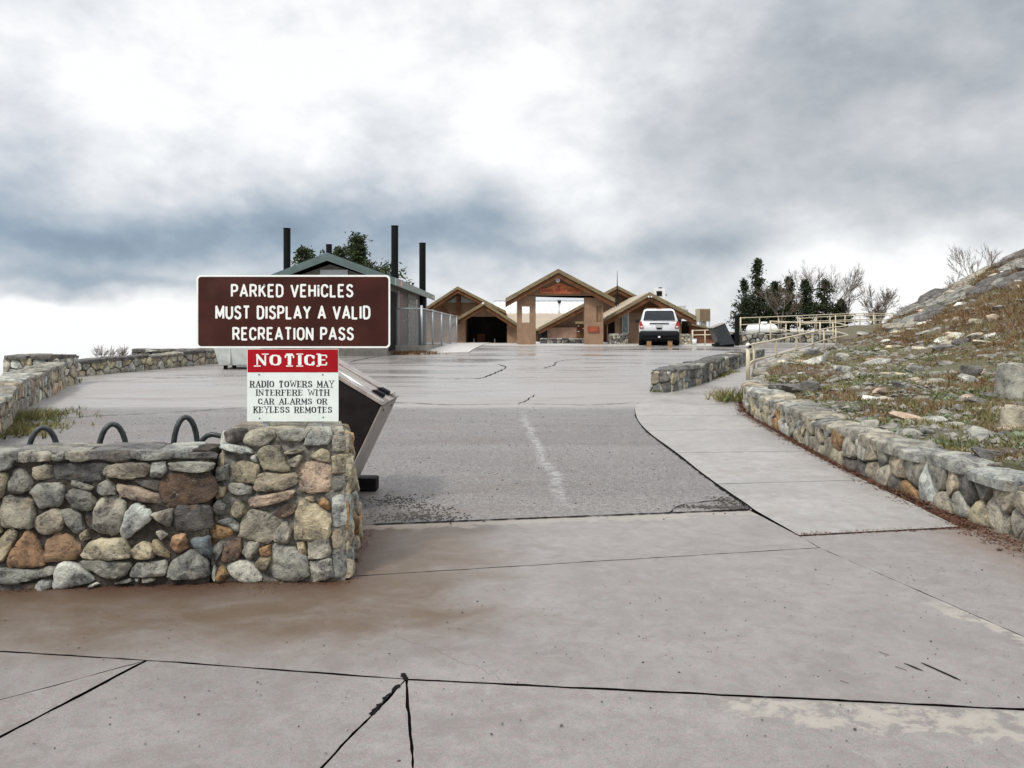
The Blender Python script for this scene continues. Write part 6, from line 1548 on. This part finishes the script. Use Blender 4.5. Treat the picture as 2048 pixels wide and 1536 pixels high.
for px, top, D, rad, sd, ln, lb, ds in ((1517, 520, 55, 1.25, 6, -.01, 'tallest dark spruce at the left of the group beyond the railing', 1.5), (1494, 600, 54, .9, 7, -.05, 'short dark spruce left of the tallest one, by the black post', 1.0), (1497, 560, 57, 1.0, 17, -.08, 'ragged leaning spruce at the far left of the tree group', .8),
                                 (1549, 566, 54, 1.2, 8, .0, 'middling ragged spruce just right of the tallest one', 1.3), (1577, 557, 55, 1.0, 9, .01, 'dark pointed spruce in the middle of the tree group', 1.3),
                                 (1612, 562, 55, 1.15, 10, 0, 'brownish spruce under the left bare crown', 1.3), (1650, 560, 56, 1.25, 12, .0, 'rust-tinged spruce inside the tall bare tree', 1.1), (1680, 602, 55, .95, 13, .02, 'low dark spruce at the right end of the tree group', 1.2)):
    b = at(px, top, D); conifer('spruce_tree', lb, b.x, D, zt, b.z-zt, rad*1.25, sd, (ln, 0), 'spruce', ds*1.0, (lambda t: (1-t)**1.0*1.25*(.75+.5*math.sin(t*17+1))) , nb=95, group='spruces beyond the railing', size=.19, per=11)
for px, top, D, sd, lb, sp, st in ((1645, 516, 57, 21, 'tall bare many-branched tree behind the spruces', .45, 2), (1556, 545, 53, 22, 'thin pale bare tree growing among the dark spruces', .4, 1), (1738, 566, 52, 23, 'medium bare tree with fine branches right of the spruces', .55, 2),
                           (1690, 575, 55, 24, 'small bare tree just right of the low dark spruce', .5, 1), (1800, 604, 50, 25, 'tiny bare shrub on the skyline left of the rock outcrop', .6, 2), (1765, 600, 54, 33, 'low bare bush beside the medium bare tree', .6, 2)):
    b = at(px, top, D); bare('bare_tree', lb, b.x, D, zt-.1, (b.z-zt)*1.22, sd, sp, 5, .07, group='bare trees on the skyline', stems=st, trunkf=.30)
for px, base, top, D, sd, lb in ((1945, 575, 496, 38, 26, 'tall thin bare tree on top of the rocky slope'), (1978, 560, 500, 39, 27, 'slighter bare sapling to the right of the hilltop tree'), (1915, 590, 545, 38, 28, 'low bare bush left of the hilltop tree')):
    b = at(px, base, D); t_ = at(px, top, D); bare('bare_tree', lb, b.x, D, b.z-.6, (t_.z-b.z+.6)*1.25, sd, .42, 4, .035, group='bare trees on the slope crest')
for px, sd, lb in ((205, 41, 'left clump of dry upright twigs behind the low left wall'), (228, 42, 'tallest clump of dry twigs behind the low left wall'), (246, 43, 'right clump of dry twigs next to the ruined wall')):
    b = at(px, 722, 25.5); bare('bare_shrub', lb, b.x, 25.5, b.z-.15, .62, sd, .55, 3, .008, group='dry twigs behind the left wall', stems=4, trunkf=.45)['category'] = 'shrub'

# ------------------------------------------------------------------ rocks
def rock_mesh(seed, sub=3, flat=1.0):
    rr = random.Random(seed); bm = bmesh.new(); bmesh.ops.create_icosphere(bm, subdivisions=sub, radius=1)
    pl = []
    for i in range(11):
        n = Vector((rr.gauss(0, 1), rr.gauss(0, 1), rr.gauss(0, 1))).normalized(); pl.append((n, rr.uniform(.55, .95)))
    pl.append((Vector((0, 0, 1)), .6*flat)); off = Vector((seed*3.1, 0, 0))
    for q in bm.verts:
        d = q.co.normalized(); r = min([1.15]+[h/d.dot(n) for n, h in pl if d.dot(n) > .05])
        r *= 1+.10*mnoise.fractal(d*1.6+off, .8, 2, 3)+.035*mnoise.noise(d*6+off)
        q.co = d*r
    me = bpy.data.meshes.new('rock'); bm.to_mesh(me); bm.free()
    me.materials.append(M['rock']); me.polygons.foreach_set('use_smooth', [False]*len(me.polygons)); return me
SHORT = ['largest boulder', 'leaning tan boulder', 'broad dark boulder', 'dark block by the broad boulder', 'small pale rock under the outcrop', 'flat grey rock under the outcrop', 'dark square-fronted rock', 'high yellowish rock', 'round pinkish rock', 'long flat grey slab', 'dark leaning slab', 'grey pointed rock', 'pinkish rock among weeds', 'dark rock with pale top', 'flat rock below the pointed one', 'low yellowish rock', 'pale wedge rock', 'small orange rock', 'rounded low grey rock', 'pale rock near the far handrail', 'dark cube-like rock', 'low dark rock by the cube', 'thin rock at the handrail bend', 'rock at the outcrop foot', 'dark rock by the ramp', 'weathered rock on the bank', 'dark flat-topped rock', 'brown block rock at the edge', 'low tan stone']
RM = [rock_mesh(i, 3) for i in range(8)]; RO = [q.copy() for q in RM]
for q in RO: q.materials.clear(); q.materials.append(M['outcrop'])
RS = [rock_mesh(20+i, 2) for i in range(8)]
def rock(name, label, cat, p, s, rot, col, me, group=None):
    o = bpy.data.objects.new(name, me); COL.objects.link(o); o.location = p; o.scale = s; o.rotation_euler = rot; o.color = (*col, 1)
    return setp(o, label, cat, group)
def HR(px, py):
    """where the line of sight through a photo pixel meets the slope"""
    D = 4.5
    while D < 60:
        p = at(px, py, D)
        if p.x > edge_x(D)+.3 and p.z < hill(p.x, p.y): return p
        D += .06
    return None
rr = random.Random(77)
BG = [(2040, 745, 80, 112, 'g', 'largest upright grey boulder cut by the right edge of the view'), (2044, 825, 66, 70, 't', 'leaning tan and grey boulder below the largest one at the right edge'),
      (1575, 775, 98, 34, 'd', 'broad dark boulder just behind the handrail end post'), (1630, 768, 46, 30, 'd', 'dark blocky rock touching the right of the broad boulder'), (1850, 665, 34, 13, 'w', 'small pale rock on the brown grass under the outcrop'),
      (1880, 657, 30, 12, 'g', 'flat grey rock right of the pale one on the brown grass'), (1930, 680, 44, 18, 'd', 'dark square-fronted rock in the middle of the upper slope'), (1960, 640, 40, 15, 'y', 'yellowish rock high on the slope near the right edge'),
      (1990, 632, 28, 20, 'p', 'round pinkish rock high on the slope near the right edge'), (1985, 712, 60, 15, 'g', 'long flat grey slab lying left of the largest boulder'), (1950, 738, 46, 30, 'd', 'dark leaning slab below the long flat one'),
      (1840, 735, 40, 18, 'g', 'grey pointed rock in the middle of the slope'), (1765, 780, 40, 20, 'p', 'pinkish rock among weeds left of the middle slope'), (1808, 768, 42, 24, 'd', 'dark rock with a pale top beside the pinkish one'),
      (1880, 760, 50, 14, 'g', 'flat grey rock below the grey pointed rock'), (1850, 795, 44, 16, 'y', 'low yellowish rock right of the slope middle'), (1745, 845, 38, 20, 'g', 'pale grey wedge rock just behind the retaining wall capstones'),
      (1765, 838, 24, 13, 'o', 'small orange rock beside the pale wedge rock'), (1860, 862, 34, 18, 'g', 'rounded grey rock low on the slope'), (1690, 735, 34, 16, 'w', 'pale rock on the slope near the far handrail'),
      (1960, 800, 34, 20, 'd', 'dark cube-like rock left of the leaning boulder'), (1990, 790, 36, 16, 'd', 'dark low rock beside the cube-like one'), (1730, 665, 30, 8, 'g', 'thin grey rock by the bend of the handrail'),
      (1800, 640, 30, 10, 'g', 'grey rock at the left foot of the outcrop'), (1630, 703, 34, 16, 'd', 'dark rock on the bank by the ramp concrete'), (1690, 712, 40, 20, 'g', 'weathered grey rock on the bank right of the ramp'),
      (1985, 905, 72, 24, 'd', 'dark flat-topped rock lying behind the near end of the retaining wall'), (2038, 905, 60, 26, 'D', 'brown block rock at the right edge behind the retaining wall'), (2005, 930, 50, 14, 't', 'low tan stone in front of the flat-topped rock')]
for i, (px, py, w, h, c, lb) in enumerate(BG):
    p = HR(px, py+h*.5)
    if p is None: print('no hit', px, py); continue
    k = p.y/F; rock('boulder' if w > 40 else 'rock', lb, 'boulder' if w > 40 else 'rock', (p.x, p.y+w*k*.25, p.z+h*k*.22), (w*k*.52, w*k*.45, h*k*.72), (rr.uniform(-.2, .2), rr.uniform(-.15, .15), rr.uniform(0, 6.28)), tuple(q*.75 for q in PAL[c]), RM[i % 8])
# slabs of the outcrop on the skyline
oc = thing('rock_outcrop', 'grey rock outcrop of tilted overlapping slabs along the skyline at the right', 'rock outcrop', (16, 30, 2.5))
rr = random.Random(123); SL = []
for i in range(34):
    px = 1800+rr.random()**.9*330; sk = 638-(px-1790)*.505; py = sk+8+rr.random()**1.6*46
    SL.append((px, py if i % 2 else sk-30, rr.uniform(34, 88), rr.uniform(8, 18), 0))
SL += [(1835, 640, 104, 22, 0), (1905, 598, 90, 20, 0), (1975, 575, 110, 20, 0)]
def skyline(px):
    best = max((((hill(d*(px-1024)/F, d)-CH)/d, d) for d in np.arange(22, 42, .25)), key=lambda q: q[0]); return best[1]
for i, (px, py, w, h, D) in enumerate(SL):
    p = HR(px, py) if py > 640-(px-1790)*.5+14 else None
    D = p.y if p is not None else skyline(px)-rr.uniform(-.2, .9)
    x_ = D*(px-1024)/F; k = D/F; nz = Vector((hill(x_-.4, D)-hill(x_+.4, D), (hill(x_, D-.4)-hill(x_, D+.4))*.6, .8)).normalized()
    tx = Vector((1, 0, -nz.x/nz.z)).normalized(); ty = nz.cross(tx).normalized()
    mt3 = Matrix((tx, ty, nz)).transposed() @ Matrix.Rotation(rr.uniform(-.25, .25), 3, 'Z') @ Matrix.Rotation(rr.uniform(-.1, .16), 3, 'X')
    o = bpy.data.objects.new('rock_slab', RO[(i*3) % 8]); COL.objects.link(o); o.parent = oc
    o.location = Vector((x_, D, hill(x_, D)+.02))-Vector((16, 30, 2.5)); o.scale = (w*k*.62, rr.uniform(.5, 1.1), .10+h*k*.55); o.rotation_euler = mt3.to_euler(); o.color = (*tuple(q*.8 for q in PAL['gdtgddg'[i % 7]]), 1)
# loose stones
rr = random.Random(99); cnt = 0; tries = 0
DESC = {'g': 'grey', 't': 'tan', 'w': 'pale', 'd': 'dark', 'y': 'yellowish', 'p': 'pinkish', 'o': 'rust-orange'}
while cnt < 270 and tries < 9000:
    tries += 1; D = 5.6+27*rr.random()**1.2; x = edge_x(D)+.5+rr.random()**.9*(.66*D+1-edge_x(D)-.5)
    if x < edge_x(D)+.45 or x/D > .66: continue
    if mnoise.noise(Vector((x*.35, D*.35, 5))) < -.25 and rr.random() < .7: continue
    c = rr.choice('gggttwwdddypo')
    s_ = .05+.17*rr.random()**2.2; s_ *= .7+.035*D
    c = rr.choice('ggggtttwwdddyp'); cnt += 1
    big = s_ > .16; px_ = 1024+F*x/D; py_ = HY+(CH-hill(x, D))*F/D
    j = min(range(len(BG)), key=lambda q: math.hypot(BG[q][0]-px_, (BG[q][1]-py_)*1.6)); ddx, ddy = px_-BG[j][0], (py_-BG[j][1])*1.6
    hz = 'left' if ddx < 0 else 'right'; vt = 'above' if ddy < 0 else 'below'; ax_, ay_ = abs(ddx), abs(ddy)
    where = ('to the %s of' % hz) if ax_ > 2.4*ay_ else (vt if ay_ > 2.4*ax_ else '%s and %s of' % (vt, hz))
    far_ = 'close' if math.hypot(ddx, ddy) < 60 else 'some way'
    lb = '%s %s stone %s %s the %s' % (rr.choice(['flat', 'blocky', 'wedge-shaped']) if False else ('big' if big else 'small'), DESC[c], far_, where, SHORT[j])
    rock('loose_stone', lb, 'stone', (x, D, hill(x, D)-s_*.02), (s_*rr.uniform(.8, 1.5), s_*rr.uniform(.7, 1.2), s_*rr.uniform(.35, .75)), (rr.uniform(-.3, .3), rr.uniform(-.3, .3), rr.uniform(0, 6.28)), (lambda g_: tuple(min(.6, q*g_) for q in PAL[c]))(rr.uniform(.75, 1.3)), rr.choice(RS), 'loose stones scattered over the rocky slope')
def np_sample(n, seed, f_=None, dmax=33.0, pw=1.15):
    g = np.random.default_rng(seed); D = 4.8+(dmax-4.8)*g.random(n)**pw; e = np.array([edge_x(q) for q in D])+.42
    X = e+g.random(n)*(np.maximum(.68*D+.8, e+.3)-e); k = np.ones(n, bool)
    if f_ is not None: k = f_(X, D, g)
    X, D = X[k], D[k]; return X, D, hill_np(X, D), g
def patch(X, Y, s_, seed):
    return np.array([mnoise.fractal(Vector((a*s_, b*s_, seed)), .8, 2, 3) for a, b in zip(X, Y)])
# rubble too small to pick out singly
X, Y, Z, g = np_sample(13000, 5); 
oct_v = np.array([(1, 0, 0), (0, 1, 0), (-1, 0, 0), (0, -1, 0), (0, 0, .8), (0, 0, -.8)]); oct_f = np.array([(0, 1, 4), (1, 2, 4), (2, 3, 4), (3, 0, 4), (1, 0, 5), (2, 1, 5), (3, 2, 5), (0, 3, 5)])
def scatter(name, X, Y, Z, size, g, mat, flat=.6, label=None, cat=None):
    n = len(X); V = oct_v[None]*(size[:, None, None])*g.uniform(.6, 1.4, (n, 6, 1)); V[:, :, 2] *= flat
    a = g.uniform(0, 6.28, n); c, s_ = np.cos(a)[:, None], np.sin(a)[:, None]; x = V[:, :, 0]*c-V[:, :, 1]*s_; y = V[:, :, 0]*s_+V[:, :, 1]*c
    P = np.stack([x+X[:, None], y+Y[:, None], V[:, :, 2]+Z[:, None]], -1).reshape(-1, 3); Fc = (oct_f[None]+(np.arange(n)*6)[:, None, None]).reshape(-1, 3)
    o = link_mesh(name, P, Fc.tolist(), mat); return setp(o, label, cat, None, 'stuff')
rub = simple('pale_rubble', (.20, .187, .16), .85, .75, 7, .5, 60)
scatter('rubble', X, Y, Z+.004, g.uniform(.010, .042, len(X))**1.0*(.6+Y*.05)*np.where(g.random(len(X)) < .2, 2.2, 1.0), g, rub, label='fine grey rubble strewn between the weeds of the slope', cat='rubble')
def blades(name, X, Y, Z, h, g, mat, per, w=.012, spread=.05, lean=.5, label=None, cat=None, leaf=False):
    n = len(X)*per; bx = np.repeat(X, per)+g.normal(0, spread, n); by = np.repeat(Y, per)+g.normal(0, spread, n); bz = np.repeat(Z, per)-.01
    hh = np.repeat(h, per)*g.uniform(.5, 1.2, n); a = g.uniform(0, 6.28, n); ln = g.normal(0, lean, (n, 2))*hh[:, None]; ww = w*g.uniform(.6, 1.5, n)*(1+np.repeat(Y, per)*.03)
    dx, dy = np.cos(a)*ww, np.sin(a)*ww
    P0 = np.stack([bx-dx, by-dy, bz], -1); P1 = np.stack([bx+dx, by+dy, bz], -1)
    if leaf:
        m = np.stack([bx+ln[:, 0]*.5, by+ln[:, 1]*.5, bz+hh*.7], -1); P2 = m+np.stack([dx*1.6, dy*1.6, dx*0], -1); P3 = m-np.stack([dx*1.6, dy*1.6, dx*0], -1)
        P = np.stack([P0, P1, P2, P3], 1).reshape(-1, 3); Fc = (np.arange(n)*4)[:, None]+np.array([[0, 1, 2, 3]])
    else:
        P2 = np.stack([bx+ln[:, 0], by+ln[:, 1], bz+hh], -1)
        P = np.stack([P0, P1, P2], 1).reshape(-1, 3); Fc = (np.arange(n)*3)[:, None]+np.array([[0, 1, 2]])
    return setp(link_mesh(name, P, Fc.tolist(), mat), label, cat, None, 'stuff')
def upper(X, Y): return np.clip((hill_np(X, Y)-1.05)/.7, 0, 1)
X, Y, Z, g = np_sample(16000, 6, lambda X, Y, g: (patch(X, Y, .55, 3)+g.normal(0, .12, len(X)) > -.12)&(g.random(len(X)) > upper(X, Y)*.6))
blades('grass', X, Y, Z, g.uniform(.03, .075, len(X))*(1+Y*.012), g, M['grass'], 7, .008, .06, .6, 'short green grass and weeds growing over the rocky slope', 'grass')
X, Y, Z, g = np_sample(22000, 7, lambda X, Y, g: (patch(X, Y, .5, 8)+g.normal(0, .12, len(X))+upper(X, Y)*.75 > .10))
up_ = upper(X, Y); blades('dry_grass', X, Y, Z, g.uniform(.05, .10, len(X))+up_*.09, g, M['grass_dry'], 7, .006, .07, .55, 'dry brown and ochre grass thickest on the upper slope', 'grass')
X, Y, Z, g = np_sample(5200, 8, lambda X, Y, g: (patch(X, Y, .9, 14)+g.normal(0, .08, len(X)) > .16)&(g.random(len(X)) > upper(X, Y)*.8))
blades('low_herbs', X, Y, Z, g.uniform(.03, .065, len(X)), g, M['sage'], 9, .010, .07, .8, 'low pale green leafy herbs in patches on the slope', 'plants', True)

def line_scatter(n, pts, w, seed):
    g = np.random.default_rng(seed); P = np.array(pts, float); d = np.r_[0, np.cumsum(np.hypot(*(np.diff(P, axis=0).T)))]; s_ = g.random(n)*d[-1]
    x = np.interp(s_, d, P[:, 0])+g.normal(0, w, n); y = np.interp(s_, d, P[:, 1])+g.normal(0, w*.5, n); return x, y, g
# needle litter at the foot of the retaining wall and pillar
RB = [tuple(p) for p in REX if 3 < p[1] < 22]
x, y, g = line_scatter(5200, [(a-.06, b) for a, b in RB], .055, 31); z = np.array([walk_z(a, b) if b > 7 else 0.0 for a, b in zip(x, y)])+.004
near = np.abs(y-6.3) < 1.3; x = np.where(near, x-np.abs(g.normal(0, .09, len(x))), x)
blades('needle_litter', x, y, z, g.uniform(.008, .03, len(x)), g, M['litter'], 3, .006, .012, 1.6, 'reddish pine needles and leaf litter along the foot of the right retaining wall', 'litter')
x, y, g = line_scatter(1500, [(3.68, 6.55), (3.74, 8.2)], .035, 44)
blades('needle_litter', x, y, np.zeros(len(x))+.004, g.uniform(.01, .03, len(x)), g, M['litter'], 4, .007, .02, 1.6, 'thick drift of reddish litter where the near sidewalk slab meets the wall', 'litter')
x, y, g = line_scatter(900, [(2.24, 6.3), (3.3, 6.48), (3.9, 6.55), (4.3, 5.6)], .03, 33)
blades('needle_litter', x, y, np.zeros(len(x))+.003, g.uniform(.006, .02, len(x)), g, M['litter'], 3, .005, .01, 1.6, 'thin line of reddish litter in the apron joint by the right wall', 'litter')
x, y, g = line_scatter(900, [(-3.2, 4.93), (-1.9, 5.06), (-1.05, 5.10), (-1.15, 6.55)], .022, 34)
blades('needle_litter', x, y, np.zeros(len(x))+.003, g.uniform(.006, .018, len(x)), g, M['litter'], 2, .005, .01, 1.6, 'dark litter along the foot of the foreground wall and pillar', 'litter')
# crumbs of asphalt
x, y, g = line_scatter(700, [(-1.1, 6.9), (-.6, 6.85), (-1.15, 7.6)], .16, 35)
scatter('asphalt_crumbs', x, y, np.array([lot(b) for b in y])+.004, g.uniform(.004, .014, len(x)), g, M['rub'], label='crumbled black asphalt grit beside the pillar', cat='grit')
x, y, g = line_scatter(500, [(1.55, 7.25), (2.05, 7.2), (1.95, 7.6)], .06, 36)
scatter('asphalt_crumbs', x, y, np.array([lot(b) for b in y])+.006, g.uniform(.004, .013, len(x)), g, M['rub'], label='broken asphalt grit in the corner where the sidewalk meets the apron', cat='grit')
g = np.random.default_rng(37); x = g.uniform(-3.8, 4.2, 1500); y = g.uniform(2.2, 6.6, 1500); k = (y < 5.0+.2*x) ; x, y = x[k], y[k]
scatter('grit', x, y, np.zeros(len(x))+.002, g.uniform(.0015, .0055, len(x))*np.where(g.random(len(x)) < .08, 1.8, 1), g, M['rub'], label='tiny dark grit specks scattered over the concrete apron', cat='grit')
g = np.random.default_rng(38); x = g.uniform(-6, 2, 1200); y = g.uniform(6.8, 15, 1200)
scatter('grit', x, y, np.array([lot(b) for b in y])+.004, g.uniform(.003, .011, len(x)), g, M['rub'], label='dark grit specks scattered over the asphalt', cat='grit')
# green tufts
def tuft(name, label, x, y, z, n, h, w, seed, mat='grass', sp=.12, ww=.008):
    g = np.random.default_rng(seed); X = g.normal(x, sp, n); Y = g.normal(y, sp*1.2, n)
    o = blades(name, X, Y, np.zeros(n)+z, np.full(n, h), g, M[mat], 5, ww, .03, .55, label, 'plant'); del o['kind']; return o
tuft('grass_tuft', 'bright green grass tuft at the bend of the right retaining wall', 4.22, 15.6, lot(15.6)+.03, 60, .26, 0, 51, sp=.16)
q = G(40, 868); tuft('grass_tuft', 'green grass patch on the asphalt edge at the far left foot of the wall', q.x-.3, q.y+.4, q.z, 520, .11, 0, 52, sp=.32)
q = G(10, 850); tuft('grass_tuft', 'darker weeds against the foot of the left wall', q.x-.2, q.y+.9, q.z, 320, .15, 0, 53, sp=.33)
q = G(128, 768); tuft('grass_tuft', 'small weed clump at the corner of the capped stone pier', q.x-.05, q.y+.3, q.z, 70, .12, 0, 54, sp=.12)
tuft('grass_tuft', 'little moss-green weeds at the foot of the pillar', -1.52, 5.05, 0.0, 26, .035, 0, 55, sp=.07, ww=.004)
x, y, g = line_scatter(700, [(-4.4, 29.2), (-3.0, 29.3), (-7.5, 28.4)], .25, 56)
blades('dry_grass', x, y, np.array([lot(b) for b in y]), g.uniform(.06, .16, len(x)), g, M['grass_dry'], 6, .012, .06, .5, 'strip of dry grass along the kerb below the chain-link fence', 'grass')
x, y, g = line_scatter(500, [(a-.05, b) for a, b in [(3.1, 17.1), (4.0, 18.3), (5.0, 19.9), (6, 21.6)]], .05, 57)
blades('grass', x, y, np.array([walk_z(a, b) for a, b in zip(x, y)]), g.uniform(.03, .09, len(x)), g, M['grass'], 5, .008, .04, .5, 'dark green weeds at the foot of the mossy wall beside the sidewalk', 'grass')
st_n = MB(); 
p = G(1998, 1100)
rock('loose_stone', 'single small brown stone lying on the concrete near the right edge', 'stone', (p.x, p.y, .01), (.022, .018, .014), (0, 0, .4), PAL['D'], RS[2])
